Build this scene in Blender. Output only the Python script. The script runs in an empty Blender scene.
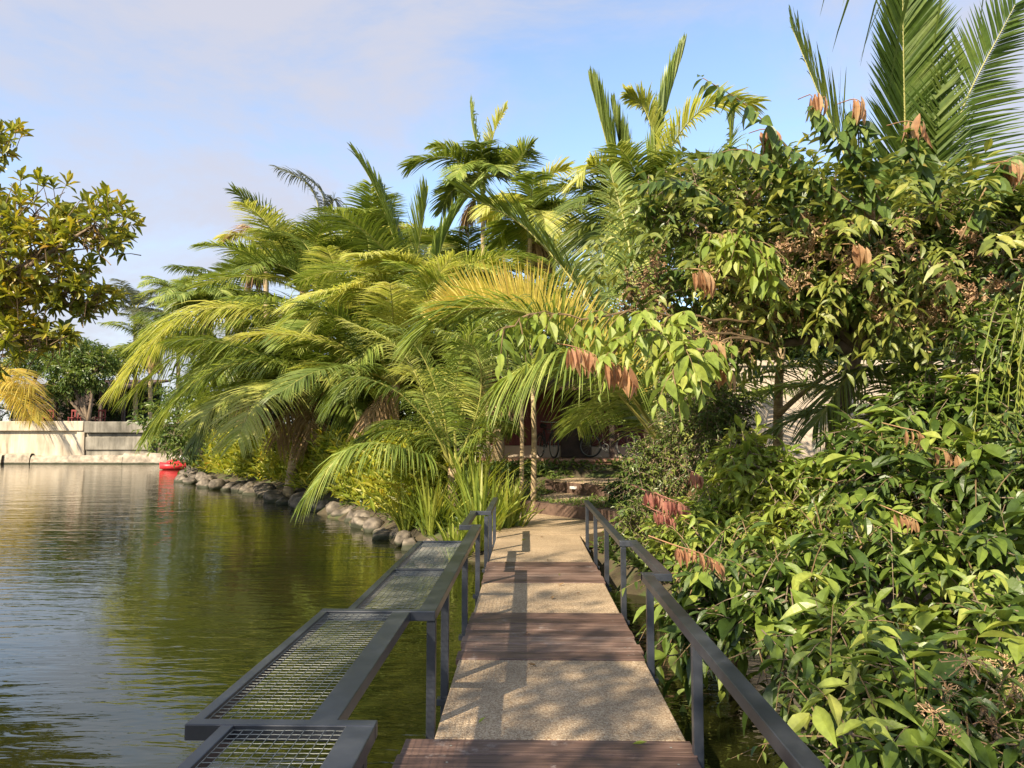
import bpy, math, random
import numpy as np
from mathutils import Vector, noise
R = math.radians
C = bpy.context.scene.collection
sc = bpy.context.scene

# ------------------------------------------------------------------ camera
F = 750.0; CAMZ = 1.6; PITCH = math.atan(52/F); YAW = math.atan(16/F)
cd = bpy.data.cameras.new('camera'); cam = bpy.data.objects.new('camera', cd); C.objects.link(cam)
cam.location = (0, 0, CAMZ); cam.rotation_euler = (math.pi/2 + PITCH, 0, YAW)
cd.lens = 36*F/1024; cd.sensor_width = 36; cd.clip_end = 2000; cd.clip_start = 0.05
sc.camera = cam
# ------------------------------------------------------------------ light
SUN_EL = R(36); SUN_DIR = Vector((-0.60, -0.80, 0)).normalized()
w = bpy.data.worlds.new('World'); sc.world = w; w.use_nodes = True
nt = w.node_tree; N = nt.nodes; L = nt.links
bg = N['Background']; bg.inputs[1].default_value = 0.15
sky = N.new('ShaderNodeTexSky'); sky.sky_type = 'NISHITA'; sky.sun_disc = False
sky.sun_elevation = SUN_EL; sky.sun_rotation = math.atan2(SUN_DIR.x, SUN_DIR.y)
sky.air_density = 1.0; sky.dust_density = 0.6; sky.ozone_density = 1.5
tc = N.new('ShaderNodeTexCoord'); mp = N.new('ShaderNodeMapping')
mp.inputs['Scale'].default_value = (1.0, 1.0, 2.3); mp.inputs['Rotation'].default_value = (0.2, 0.25, 0.5)
L.new(tc.outputs['Generated'], mp.inputs[0])
n1 = N.new('ShaderNodeTexNoise'); n1.inputs['Scale'].default_value = 2.3; n1.inputs['Detail'].default_value = 7
n1.inputs['Roughness'].default_value = 0.62; n1.inputs['Distortion'].default_value = 0.35
L.new(mp.outputs[0], n1.inputs[0])
# cloud bank thickest toward the left (-X) and low; thin over the middle
sep = N.new('ShaderNodeSeparateXYZ'); L.new(tc.outputs['Generated'], sep.inputs[0])
mx = N.new('ShaderNodeMapRange'); mx.inputs[1].default_value = 0.0; mx.inputs[2].default_value = -0.35
mx.inputs[3].default_value = -0.04; mx.inputs[4].default_value = 0.20; L.new(sep.outputs[0], mx.inputs[0])
mx2 = N.new('ShaderNodeMapRange'); mx2.inputs[1].default_value = 0.30; mx2.inputs[2].default_value = 0.6
mx2.inputs[3].default_value = 0.0; mx2.inputs[4].default_value = 0.3; L.new(sep.outputs[0], mx2.inputs[0])
ad = N.new('ShaderNodeMath'); ad.operation = 'ADD'; L.new(n1.outputs[0], ad.inputs[0]); L.new(mx.outputs[0], ad.inputs[1])
ad2 = N.new('ShaderNodeMath'); ad2.operation = 'ADD'; L.new(ad.outputs[0], ad2.inputs[0]); L.new(mx2.outputs[0], ad2.inputs[1])
cr = N.new('ShaderNodeMapRange'); cr.interpolation_type = 'SMOOTHSTEP'
cr.inputs[1].default_value = 0.42; cr.inputs[2].default_value = 0.76; cr.inputs[3].default_value = 0.05; cr.inputs[4].default_value = 0.92
L.new(ad2.outputs[0], cr.inputs[0])
mxc = N.new('ShaderNodeMix'); mxc.data_type = 'RGBA'
L.new(cr.outputs[0], mxc.inputs[0]); L.new(sky.outputs[0], mxc.inputs[6])
CLOUD = (2.2, 2.2, 2.5, 1); mxc.inputs[7].default_value = CLOUD
L.new(mxc.outputs[2], bg.inputs[0])
sd = bpy.data.lights.new('sun', 'SUN'); so = bpy.data.objects.new('sun', sd); C.objects.link(so)
sd.energy = 4.8; sd.angle = R(0.53); sd.color = (1.0, 0.86, 0.66)
sv = Vector((SUN_DIR.x*math.cos(SUN_EL), SUN_DIR.y*math.cos(SUN_EL), math.sin(SUN_EL)))
so.rotation_euler = sv.to_track_quat('Z', 'Y').to_euler()
sc.view_settings.view_transform = 'Standard'; sc.view_settings.look = 'None'
sc.view_settings.exposure = 1.08; sc.view_settings.gamma = 1
sc.render.engine = 'CYCLES'
sc.cycles.max_bounces = 7; sc.cycles.transparent_max_bounces = 6

# ------------------------------------------------------------------ helpers
cp, sp = math.cos(PITCH), math.sin(PITCH); cy, sy_ = math.cos(YAW), math.sin(YAW)
def P(px, py, Y):
    """point at distance Y ahead of the bridge start that lies toward photo position px,py"""
    u = (px-512)/F; v = (384-py)/F
    f = np.array([0, cp, sp]); up = np.array([0, -sp, cp]); r = np.array([1, 0, 0])
    d = f + u*r + v*up
    d = np.array([d[0]*cy - d[1]*sy_, d[0]*sy_ + d[1]*cy, d[2]])
    return np.array([0, 0, CAMZ]) + d*(Y/d[1])
def nrm(a):
    a = np.asarray(a, float); return a/np.maximum(np.linalg.norm(a, axis=-1, keepdims=True), 1e-9)

class MB:
    def __init__(s): s.V = []; s.Fq = []; s.Ft = []; s.Mq = []; s.Mt = []; s.n = 0
    def add(s, V, quads=None, tris=None, mat=0):
        V = np.asarray(V, float).reshape(-1, 3)
        if quads is not None and len(quads):
            q = np.asarray(quads, int).reshape(-1, 4) + s.n; s.Fq.append(q); s.Mq.append(np.full(len(q), mat))
        if tris is not None and len(tris):
            t = np.asarray(tris, int).reshape(-1, 3) + s.n; s.Ft.append(t); s.Mt.append(np.full(len(t), mat))
        s.V.append(V); s.n += len(V)
    def box(s, lo, hi, mat=0, bev=0):
        x0, y0, z0 = lo; x1, y1, z1 = hi
        V = [(x0,y0,z0),(x1,y0,z0),(x1,y1,z0),(x0,y1,z0),(x0,y0,z1),(x1,y0,z1),(x1,y1,z1),(x0,y1,z1)]
        s.add(V, [(0,3,2,1),(4,5,6,7),(0,1,5,4),(1,2,6,5),(2,3,7,6),(3,0,4,7)], mat=mat)
    def tube(s, pts, rad, sides=8, mat=0, cap=True):
        pts = np.asarray(pts, float); n = len(pts)
        rad = np.full(n, rad) if np.isscalar(rad) else np.asarray(rad, float)
        T = nrm(np.gradient(pts, axis=0))
        ref = np.array([0, 0, 1.0]) if abs(T[0][2]) < 0.8 else np.array([1.0, 0, 0])
        a = np.arange(sides)*2*math.pi/sides; V = []
        A = nrm(np.cross(T[0], ref))
        for i in range(n):
            A = nrm(A - T[i]*np.dot(A, T[i])); B = np.cross(T[i], A)
            V.append(pts[i] + rad[i]*(np.cos(a)[:, None]*A + np.sin(a)[:, None]*B))
        V = np.concatenate(V); q = []
        for i in range(n-1):
            for j in range(sides):
                k = (j+1) % sides
                q.append((i*sides+j, i*sides+k, (i+1)*sides+k, (i+1)*sides+j))
        t = []
        if cap:
            V = np.vstack([V, pts[0], pts[-1]]); c0 = n*sides
            for j in range(sides):
                k = (j+1) % sides; t += [(c0, k, j), (c0+1, (n-1)*sides+j, (n-1)*sides+k)]
        s.add(V, q, t, mat)
    def ring(s, c, r, rt, axis='x', seg=28, sides=6, mat=0):
        a = np.linspace(0, 2*math.pi, seg+1)
        z = np.zeros_like(a)
        p = {'x': np.stack([z, r*np.cos(a), r*np.sin(a)], 1), 'y': np.stack([r*np.cos(a), z, r*np.sin(a)], 1), 'z': np.stack([r*np.cos(a), r*np.sin(a), z], 1)}[axis] + np.asarray(c)
        s.tube(p, rt, sides, mat, cap=False)
    def build(s, name, mats, parent=None, smooth=False, bevel=0):
        me = bpy.data.meshes.new(name)
        V = np.concatenate(s.V); Q = np.concatenate(s.Fq) if s.Fq else np.zeros((0, 4), int)
        Tt = np.concatenate(s.Ft) if s.Ft else np.zeros((0, 3), int)
        me.vertices.add(len(V)); me.vertices.foreach_set('co', V.ravel())
        me.loops.add(Q.size+Tt.size); me.loops.foreach_set('vertex_index', np.concatenate([Q.ravel(), Tt.ravel()]).astype(np.int32))
        me.polygons.add(len(Q)+len(Tt))
        st = np.concatenate([np.arange(len(Q))*4, Q.size+np.arange(len(Tt))*3]).astype(np.int32)
        me.polygons.foreach_set('loop_start', st)
        mi = np.concatenate(([*s.Mq] or [np.zeros(0)]) + s.Mt).astype(np.int32)
        me.polygons.foreach_set('material_index', mi)
        me.polygons.foreach_set('use_smooth', np.full(len(mi), smooth))
        me.update(calc_edges=True); me.validate()
        if not isinstance(mats, (list, tuple)): mats = [mats]
        for m in mats: me.materials.append(m)
        o = bpy.data.objects.new(name, me); C.objects.link(o)
        if parent is not None:
            o.parent = parent; o.matrix_parent_inverse = parent.matrix_basis.inverted()
        if bevel:
            b = o.modifiers.new('bevel', 'BEVEL'); b.width = bevel; b.segments = 2; b.limit_method = 'ANGLE'
        return o
def tag(o, label, cat, group=None):
    o['label'] = label; o['category'] = cat
    if group: o['group'] = group
    return o
def thing(name, label, cat, loc, group=None):
    o = bpy.data.objects.new(name, None); C.objects.link(o); o.location = [float(a) for a in loc]
    o.empty_display_size = 0.2
    return tag(o, label, cat, group)
def struct(o, kind='structure'): o['kind'] = kind; return o
def catmull(pts, n):
    p = np.asarray(pts, float); p = np.vstack([2*p[0]-p[1], p, 2*p[-1]-p[-2]])
    m = len(p)-3; out = []
    for t in np.linspace(0, m-1e-6, n):
        i = int(t); f = t-i; a, b, c, d = p[i:i+4]
        out.append(0.5*((2*b)+(c-a)*f+(2*a-5*b+4*c-d)*f*f+(-a+3*b-3*c+d)*f**3))
    return np.array(out)

# ------------------------------------------------------------------ materials
def newmat(name):
    m = bpy.data.materials.new(name); m.use_nodes = True
    return m, m.node_tree.nodes, m.node_tree.links, m.node_tree.nodes['Principled BSDF']
def ramp(Nn, cols):
    r = Nn.new('ShaderNodeValToRGB'); e = r.color_ramp.elements
    while len(e) > 1: e.remove(e[-1])
    for i, (p, c) in enumerate(cols):
        if i == 0: e[0].position = p; e[0].color = (*c, 1)
        else:
            x = e.new(p); x.color = (*c, 1)
    return r
def leafmat(name, cols, trans=0.35, rough=0.42, spec=0.5, bump=0.0):
    m, Nn, Ll, b = newmat(name)
    g = Nn.new('ShaderNodeNewGeometry'); r = ramp(Nn, cols)
    no = Nn.new('ShaderNodeTexNoise'); no.inputs['Scale'].default_value = 1.3
    tco = Nn.new('ShaderNodeTexCoord'); Ll.new(tco.outputs['Object'], no.inputs[0])
    ma = Nn.new('ShaderNodeMath'); ma.operation = 'MULTIPLY_ADD'; ma.inputs[1].default_value = 0.5
    m2 = Nn.new('ShaderNodeMath'); m2.operation = 'MULTIPLY_ADD'; m2.inputs[1].default_value = 0.9; m2.inputs[2].default_value = -0.2
    Ll.new(no.outputs[0], m2.inputs[0]); Ll.new(g.outputs['Random Per Island'], ma.inputs[0]); Ll.new(m2.outputs[0], ma.inputs[2])
    Ll.new(ma.outputs[0], r.inputs[0])
    # blotches of wear at small scale
    n2 = Nn.new('ShaderNodeTexNoise'); n2.inputs['Scale'].default_value = 22; n2.inputs['Detail'].default_value = 4
    Ll.new(tco.outputs['Object'], n2.inputs[0])
    hs = Nn.new('ShaderNodeHueSaturation'); mr = Nn.new('ShaderNodeMapRange')
    mr.inputs[1].default_value = 0.3; mr.inputs[2].default_value = 0.7; mr.inputs[3].default_value = 0.78; mr.inputs[4].default_value = 1.2
    Ll.new(n2.outputs[0], mr.inputs[0]); Ll.new(mr.outputs[0], hs.inputs['Value']); Ll.new(r.outputs[0], hs.inputs['Color'])
    Ll.new(hs.outputs[0], b.inputs['Base Color'])
    b.inputs['Roughness'].default_value = rough; b.inputs['Specular IOR Level'].default_value = spec
    t = Nn.new('ShaderNodeBsdfTranslucent'); h2 = Nn.new('ShaderNodeHueSaturation')
    h2.inputs['Hue'].default_value = 0.485; h2.inputs['Saturation'].default_value = 1.1; h2.inputs['Value'].default_value = 1.5
    Ll.new(hs.outputs[0], h2.inputs['Color']); Ll.new(h2.outputs[0], t.inputs[0])
    mx = Nn.new('ShaderNodeMixShader'); mx.inputs[0].default_value = trans
    Ll.new(b.outputs[0], mx.inputs[1]); Ll.new(t.outputs[0], mx.inputs[2])
    Ll.new(mx.outputs[0], Nn['Material Output'].inputs[0])
    if bump:
        bp = Nn.new('ShaderNodeBump'); bp.inputs['Strength'].default_value = bump; bp.inputs['Distance'].default_value = 0.01
        Ll.new(n2.outputs[0], bp.inputs['Height']); Ll.new(bp.outputs[0], b.inputs['Normal'])
    return m
def noisemat(name, cols, scale=5, rough=0.8, bump=0.3, dist=0.02, detail=8, stretch=(1, 1, 1), metal=0, spec=0.5, coord='Object', scale2=None, dark2=0.6):
    m, Nn, Ll, b = newmat(name)
    tco = Nn.new('ShaderNodeTexCoord'); mpp = Nn.new('ShaderNodeMapping'); mpp.inputs['Scale'].default_value = stretch
    Ll.new(tco.outputs[coord], mpp.inputs[0])
    no = Nn.new('ShaderNodeTexNoise'); no.inputs['Scale'].default_value = scale; no.inputs['Detail'].default_value = detail; no.inputs['Roughness'].default_value = 0.62
    Ll.new(mpp.outputs[0], no.inputs[0]); r = ramp(Nn, cols); Ll.new(no.outputs[0], r.inputs[0])
    col = r.outputs[0]
    if scale2:
        n2 = Nn.new('ShaderNodeTexNoise'); n2.inputs['Scale'].default_value = scale2; n2.inputs['Detail'].default_value = 5
        Ll.new(tco.outputs[coord], n2.inputs[0])
        mr = Nn.new('ShaderNodeMapRange'); mr.inputs[1].default_value = 0.35; mr.inputs[2].default_value = 0.65; mr.inputs[3].default_value = dark2; mr.inputs[4].default_value = 1.1
        Ll.new(n2.outputs[0], mr.inputs[0]); hs = Nn.new('ShaderNodeHueSaturation'); Ll.new(mr.outputs[0], hs.inputs['Value']); Ll.new(col, hs.inputs['Color']); col = hs.outputs[0]
    Ll.new(col, b.inputs['Base Color']); b.inputs['Roughness'].default_value = rough; b.inputs['Metallic'].default_value = metal
    b.inputs['Specular IOR Level'].default_value = spec
    if bump:
        bp = Nn.new('ShaderNodeBump'); bp.inputs['Strength'].default_value = bump; bp.inputs['Distance'].default_value = dist
        Ll.new(no.outputs[0], bp.inputs['Height']); Ll.new(bp.outputs[0], b.inputs['Normal'])
    return m
M = {}
M['coco'] = leafmat('coconut_leaf', [(0, (.065,.11,.022)), (.5, (.20,.27,.05)), (.85, (.40,.44,.12)), (1, (.50,.48,.16))], .36, .42, .45)
M['coco_dark'] = leafmat('dark_coconut_leaf', [(0, (.045,.075,.012)), (.6, (.125,.175,.03)), (1, (.26,.30,.07))], .32, .45, .4)
M['coco_yel'] = leafmat('yellowish_coconut_leaf', [(0, (.24,.30,.055)), (.5, (.42,.45,.10)), (1, (.58,.54,.19))], .42, .45, .4)
M['coco_gold'] = leafmat('golden_leaf', [(0, (.42,.38,.06)), (.5, (.60,.50,.10)), (1, (.60,.42,.13))], .4, .5, .35)
M['coco_grey'] = leafmat('greyish_leaf', [(0, (.07,.09,.06)), (.5, (.12,.14,.09)), (1, (.20,.20,.12))], .3, .5)
M['rachis'] = noisemat('palm_rachis', [(.3, (.20,.22,.04)), (.7, (.40,.36,.10))], 6, .5, .1)
M['rachis_dark'] = noisemat('green_rachis', [(.3, (.08,.12,.03)), (.7, (.18,.22,.06))], 6, .5, .1)
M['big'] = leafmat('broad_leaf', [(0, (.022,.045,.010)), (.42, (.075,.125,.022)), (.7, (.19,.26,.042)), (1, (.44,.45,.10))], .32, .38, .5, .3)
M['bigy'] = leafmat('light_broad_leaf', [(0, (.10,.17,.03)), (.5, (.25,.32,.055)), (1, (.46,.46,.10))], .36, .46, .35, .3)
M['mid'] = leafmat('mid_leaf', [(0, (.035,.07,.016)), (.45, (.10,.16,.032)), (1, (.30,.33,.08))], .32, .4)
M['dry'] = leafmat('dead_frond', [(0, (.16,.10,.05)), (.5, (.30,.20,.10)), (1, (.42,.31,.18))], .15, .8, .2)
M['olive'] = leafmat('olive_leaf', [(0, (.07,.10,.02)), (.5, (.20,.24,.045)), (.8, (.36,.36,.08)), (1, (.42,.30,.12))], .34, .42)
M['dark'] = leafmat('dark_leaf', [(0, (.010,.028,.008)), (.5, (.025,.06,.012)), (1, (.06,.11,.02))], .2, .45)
M['almond'] = leafmat('almond_leaf', [(0, (.08,.12,.02)), (.45, (.22,.25,.035)), (.78, (.42,.36,.05)), (1, (.46,.22,.05))], .38, .38)
M['young'] = leafmat('young_red_leaf', [(0, (.50,.38,.20)), (.45, (.46,.27,.14)), (1, (.33,.14,.08))], .35, .4)
M['pink'] = leafmat('pink_leaf', [(0, (.46,.32,.20)), (.5, (.42,.19,.14)), (1, (.30,.10,.08))], .35, .4)
M['seed'] = leafmat('dry_flower', [(0, (.24,.13,.08)), (.5, (.48,.31,.17)), (1, (.62,.50,.27))], .15, .7)
M['deep'] = leafmat('deep_green_palm_leaf', [(0, (.03,.06,.010)), (.5, (.08,.135,.02)), (1, (.18,.23,.045))], .35, .55, .25)
M['strap'] = leafmat('strap_leaf', [(0, (.10,.16,.03)), (.5, (.24,.30,.045)), (1, (.46,.43,.09))], .38, .4)
M['bed'] = leafmat('bed_leaf', [(0, (.09,.15,.02)), (.45, (.27,.32,.04)), (.82, (.50,.46,.07)), (1, (.44,.22,.06))], .4, .4)
M['bark'] = noisemat('bark', [(.3, (.10,.07,.045)), (.7, (.28,.21,.14))], 9, .9, .6, .03, stretch=(1, 1, .25))
M['palmbark'] = noisemat('palm_bark', [(.3, (.20,.14,.08)), (.6, (.42,.32,.18)), (.8, (.5,.42,.28))], 5, .85, .8, .03, stretch=(.6, .6, 4))
M['twig'] = noisemat('twig', [(.3, (.13,.085,.04)), (.7, (.26,.17,.08))], 12, .8, .2)
M['stemg'] = noisemat('green_stem', [(.3, (.12,.16,.04)), (.7, (.24,.26,.07))], 12, .6, .1)
M['metal'] = noisemat('painted_steel', [(.2, (.014,.016,.021)), (.5, (.030,.034,.043)), (.75, (.055,.06,.07)), (.92, (.15,.12,.09))], 9, .34, .15, .002, spec=.7, scale2=2.2, dark2=.7)
M['wire'] = noisemat('galvanised_wire', [(.3, (.16,.17,.15)), (.7, (.34,.35,.31))], 30, .6, 0, metal=.2)
M['rubber'] = noisemat('black_rubber', [(.3, (.012,.012,.013)), (.7, (.03,.03,.03))], 20, .6, .1)
M['rock'] = noisemat('boulder_stone', [(.25, (.055,.045,.035)), (.5, (.17,.14,.105)), (.75, (.34,.29,.225))], 2.2, .8, .8, .06, scale2=7, dark2=.45)
def wet(m):
    Nn = m.node_tree.nodes; Ll = m.node_tree.links; b = Nn['Principled BSDF']; src = b.inputs['Base Color'].links[0].from_socket
    g_ = Nn.new('ShaderNodeNewGeometry'); sp_ = Nn.new('ShaderNodeSeparateXYZ'); Ll.new(g_.outputs['Position'], sp_.inputs[0])
    no = Nn.new('ShaderNodeTexNoise'); no.inputs['Scale'].default_value = 3; ad_ = Nn.new('ShaderNodeMath'); ad_.operation = 'MULTIPLY_ADD'; ad_.inputs[1].default_value = -.14
    Ll.new(g_.outputs['Position'], no.inputs[0]); Ll.new(no.outputs[0], ad_.inputs[0]); Ll.new(sp_.outputs[2], ad_.inputs[2])
    mr = Nn.new('ShaderNodeMapRange'); mr.inputs[1].default_value = -.50; mr.inputs[2].default_value = -.44; mr.inputs[3].default_value = 1; mr.inputs[4].default_value = 0; Ll.new(ad_.outputs[0], mr.inputs[0])
    mx = Nn.new('ShaderNodeMix'); mx.data_type = 'RGBA'; mx.inputs[7].default_value = (.035,.038,.018,1); Ll.new(mr.outputs[0], mx.inputs[0]); Ll.new(src, mx.inputs[6]); Ll.new(mx.outputs[2], b.inputs['Base Color'])
wet(M['rock'])
M['redpaint'] = noisemat('red_plastic', [(.3, (.55,.02,.03)), (.7, (.75,.05,.05))], 5, .4, .05)
M['whiteplastic'] = noisemat('white_plastic', [(.3, (.6,.58,.52)), (.7, (.8,.78,.74))], 5, .5, .05)

def aggregate():
    m, Nn, Ll, b = newmat('exposed_aggregate')
    tco = Nn.new('ShaderNodeTexCoord')
    v = Nn.new('ShaderNodeTexVoronoi'); v.inputs['Scale'].default_value = 130; Ll.new(tco.outputs['Object'], v.inputs[0])
    r = ramp(Nn, [(0, (.24,.155,.085)), (.35, (.36,.255,.15)), (.65, (.45,.335,.21)), (1, (.56,.45,.30))])
    sx = Nn.new('ShaderNodeSeparateColor'); Ll.new(v.outputs['Color'], sx.inputs[0]); Ll.new(sx.outputs[0], r.inputs[0])
    no = Nn.new('ShaderNodeTexNoise'); no.inputs['Scale'].default_value = 1.6; no.inputs['Detail'].default_value = 6; Ll.new(tco.outputs['Object'], no.inputs[0])
    mr = Nn.new('ShaderNodeMapRange'); mr.inputs[1].default_value = .3; mr.inputs[2].default_value = .7; mr.inputs[3].default_value = .72; mr.inputs[4].default_value = 1.15
    Ll.new(no.outputs[0], mr.inputs[0]); hs = Nn.new('ShaderNodeHueSaturation'); Ll.new(mr.outputs[0], hs.inputs['Value']); Ll.new(r.outputs[0], hs.inputs['Color'])
    Ll.new(hs.outputs[0], b.inputs['Base Color']); b.inputs['Roughness'].default_value = .75
    bp = Nn.new('ShaderNodeBump'); bp.inputs['Strength'].default_value = .7; bp.inputs['Distance'].default_value = .006; bp.invert = True
    Ll.new(v.outputs['Distance'], bp.inputs['Height']); Ll.new(bp.outputs[0], b.inputs['Normal'])
    return m
M['agg'] = aggregate()
def plankmat():
    m, Nn, Ll, b = newmat('weathered_plank')
    tco = Nn.new('ShaderNodeTexCoord'); mpp = Nn.new('ShaderNodeMapping'); mpp.inputs['Scale'].default_value = (.7, 14, 14); Ll.new(tco.outputs['Object'], mpp.inputs[0])
    g = Nn.new('ShaderNodeNewGeometry')
    no = Nn.new('ShaderNodeTexNoise'); no.inputs['Scale'].default_value = 5; no.inputs['Detail'].default_value = 9; Ll.new(mpp.outputs[0], no.inputs[0])
    ma = Nn.new('ShaderNodeMath'); ma.operation = 'MULTIPLY_ADD'; ma.inputs[1].default_value = .28; Ll.new(g.outputs['Random Per Island'], ma.inputs[0])
    sb = Nn.new('ShaderNodeMath'); sb.operation = 'SUBTRACT'; sb.inputs[1].default_value = .14; Ll.new(no.outputs[0], sb.inputs[0]); Ll.new(sb.outputs[0], ma.inputs[2])
    r = ramp(Nn, [(.25, (.058,.034,.026)), (.5, (.14,.084,.064)), (.72, (.26,.18,.14)), (.85, (.42,.35,.30))]); Ll.new(ma.outputs[0], r.inputs[0])
    # pale worn scuffs
    n2 = Nn.new('ShaderNodeTexNoise'); n2.inputs['Scale'].default_value = 3.4; n2.inputs['Detail'].default_value = 10; n2.inputs['Roughness'].default_value = .75; Ll.new(tco.outputs['Object'], n2.inputs[0])
    mr = Nn.new('ShaderNodeMapRange'); mr.inputs[1].default_value = .58; mr.inputs[2].default_value = .68; mr.inputs[4].default_value = .55; Ll.new(n2.outputs[0], mr.inputs[0])
    mx = Nn.new('ShaderNodeMix'); mx.data_type = 'RGBA'; mx.inputs[7].default_value = (.38,.33,.30,1); Ll.new(mr.outputs[0], mx.inputs[0]); Ll.new(r.outputs[0], mx.inputs[6])
    Ll.new(mx.outputs[2], b.inputs['Base Color']); b.inputs['Roughness'].default_value = .5
    bp = Nn.new('ShaderNodeBump'); bp.inputs['Strength'].default_value = .35; bp.inputs['Distance'].default_value = .004; Ll.new(no.outputs[0], bp.inputs['Height']); Ll.new(bp.outputs[0], b.inputs['Normal'])
    return m
M['plank'] = plankmat()
def watermat():
    m, Nn, Ll, b = newmat('pond_water')
    tco = Nn.new('ShaderNodeTexCoord')
    b.inputs['Roughness'].default_value = .03; b.inputs['IOR'].default_value = 1.48
    n0 = Nn.new('ShaderNodeTexNoise'); n0.inputs['Scale'].default_value = .25; n0.inputs['Detail'].default_value = 3; Ll.new(tco.outputs['Object'], n0.inputs[0])
    r = ramp(Nn, [(.3, (.010,.015,.004)), (.7, (.026,.025,.006))]); Ll.new(n0.outputs[0], r.inputs[0]); Ll.new(r.outputs[0], b.inputs['Base Color'])
    def layer(scale, sx, sy, rot, dist, det=3):
        mpp = Nn.new('ShaderNodeMapping'); mpp.inputs['Scale'].default_value = (sx, sy, 1); mpp.inputs['Rotation'].default_value = (0, 0, rot); Ll.new(tco.outputs['Object'], mpp.inputs[0])
        no = Nn.new('ShaderNodeTexNoise'); no.inputs['Scale'].default_value = scale; no.inputs['Detail'].default_value = det; no.inputs['Distortion'].default_value = .6; Ll.new(mpp.outputs[0], no.inputs[0])
        bp = Nn.new('ShaderNodeBump'); bp.inputs['Strength'].default_value = 1; bp.inputs['Distance'].default_value = dist; Ll.new(no.outputs[0], bp.inputs['Height'])
        return bp
    a = layer(2.6, .42, 1.6, .12, .009, 2); c = layer(8, .5, 1.5, -.2, .0028, 2); d = layer(.7, .6, 1.4, .3, .014, 1)
    Ll.new(a.outputs[0], c.inputs['Normal']); Ll.new(d.outputs[0], a.inputs['Normal']); Ll.new(c.outputs[0], b.inputs['Normal'])
    return m
M['water'] = watermat()
M['ground'] = noisemat('soil', [(.3, (.035,.028,.015)), (.5, (.085,.065,.035)), (.62, (.06,.085,.02)), (.8, (.12,.14,.04))], 2.2, .95, .6, .05)
M['wallL'] = noisemat('cream_render', [(.28, (.20,.16,.10)), (.42, (.48,.40,.29)), (.6, (.62,.54,.41)), (.85, (.72,.65,.52))], 1.1, .85, .3, .03, stretch=(1.6, 1.6, .22), scale2=.5, dark2=.65)
M['wallR'] = noisemat('mossy_concrete', [(.28, (.06,.06,.04)), (.45, (.20,.18,.14)), (.65, (.33,.30,.24)), (.85, (.42,.38,.31))], 1.5, .9, .4, .04, stretch=(1.4, 1.4, .3), scale2=.7, dark2=.55)
M['ledge'] = noisemat('stone_ledge', [(.25, (.18,.14,.10)), (.5, (.38,.32,.24)), (.8, (.52,.46,.36))], 1.3, .9, .6, .06, scale2=3, dark2=.65)
wet(M['ledge']); wet(M['wallR'])
M['beige'] = noisemat('beige_render', [(.3, (.44,.36,.27)), (.7, (.56,.47,.37))], 1.2, .85, .15)
M['maroon'] = noisemat('maroon_boards', [(.3, (.10,.02,.018)), (.7, (.17,.035,.03))], 6, .6, .2, stretch=(6, 1, .3))
M['tile'] = noisemat('terracotta_floor', [(.3, (.26,.13,.08)), (.7, (.40,.23,.15))], 4, .6, .2)
M['roof'] = noisemat('roof_tile', [(.3, (.07,.035,.025)), (.7, (.15,.08,.05))], 5, .8, .4)
M['darkwood'] = noisemat('dark_timber', [(.3, (.03,.02,.015)), (.7, (.08,.05,.035))], 6, .7, .2)
M['brick'] = noisemat('dark_brick', [(.3, (.06,.035,.025)), (.7, (.16,.10,.07))], 8, .85, .4)
M['glass'] = noisemat('dark_glass', [(.3, (.01,.012,.012)), (.7, (.02,.022,.02))], 2, .08, 0)

# ------------------------------------------------------------------ terrain + water
WZ = -0.5
pond = np.array([(-14,-2.2),(-14.3,14),(-16.5,20),(-44,56.6),(-27.5,56.6),(-25.2,52.5),(-19.8,46),(-17.9,38.9),(-12.9,30.9),(-8.9,25.8),(-6.6,22),(-4.6,18.75),(-3.2,16),(-2.2,14.2),(-.7,12.6),(.9,12.2),(1.3,10.2),(2.3,9.3),(4.5,8.8),(8,8.6),(14,9),(16,2),(10,-2.2)])
def pond_sd(x, y):
    """signed distance, negative inside the pond"""
    x = np.asarray(x, float); y = np.asarray(y, float); ins = np.zeros(x.shape, bool); dm = np.full(x.shape, 1e9)
    n = len(pond)
    for i in range(n):
        a = pond[i]; b = pond[(i+1) % n]
        cond = ((a[1] > y) != (b[1] > y)) & (x < (b[0]-a[0])*(y-a[1])/(b[1]-a[1]+1e-12)+a[0]); ins ^= cond
        e = b-a; t = np.clip(((x-a[0])*e[0]+(y-a[1])*e[1])/(e@e), 0, 1)
        dm = np.minimum(dm, np.hypot(x-a[0]-t*e[0], y-a[1]-t*e[1]))
    return np.where(ins, -dm, dm)
def ground_z(x, y):
    x = np.asarray(x, float); y = np.asarray(y, float); d = pond_sd(x, y)
    land = WZ + 0.12 + np.minimum(d*0.35, .40) + 0.02*np.clip(d, 0, 20)
    land = land + .10*np.sin(x*1.3+.7)*np.sin(y*1.1)*np.clip(d-.5, 0, 1)*np.clip(1, 0, 1)
    # garden terrace climbing to the house
    t = np.clip((y-18.6)/1.8, 0, 1)*np.clip((x+4)/3, 0, 1)
    land = land*(1-t) + t*.86
    cap = np.interp(y, [13.9, 14.5, 16.5, 18.5, 20.6], [-.03, .0, .12, .36, .86]); land = np.where((x > -1.6) & (x < 4.6) & (y > 12.8) & (y < 20.6), np.minimum(land, cap), land)
    # flat bed of the path landing
    fl = np.clip(1-np.abs(x-.3)/2.0, 0, 1)*np.clip(1-np.abs(y-13.2)/2.2, 0, 1)
    land = np.where(fl > 0.15, np.minimum(land, -.03), land)
    land = np.where(y > 57, 2.55, land)
    bed = WZ - .05 + np.maximum(d*.45, -1.4)
    return np.where(d > 0, land, bed)
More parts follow.
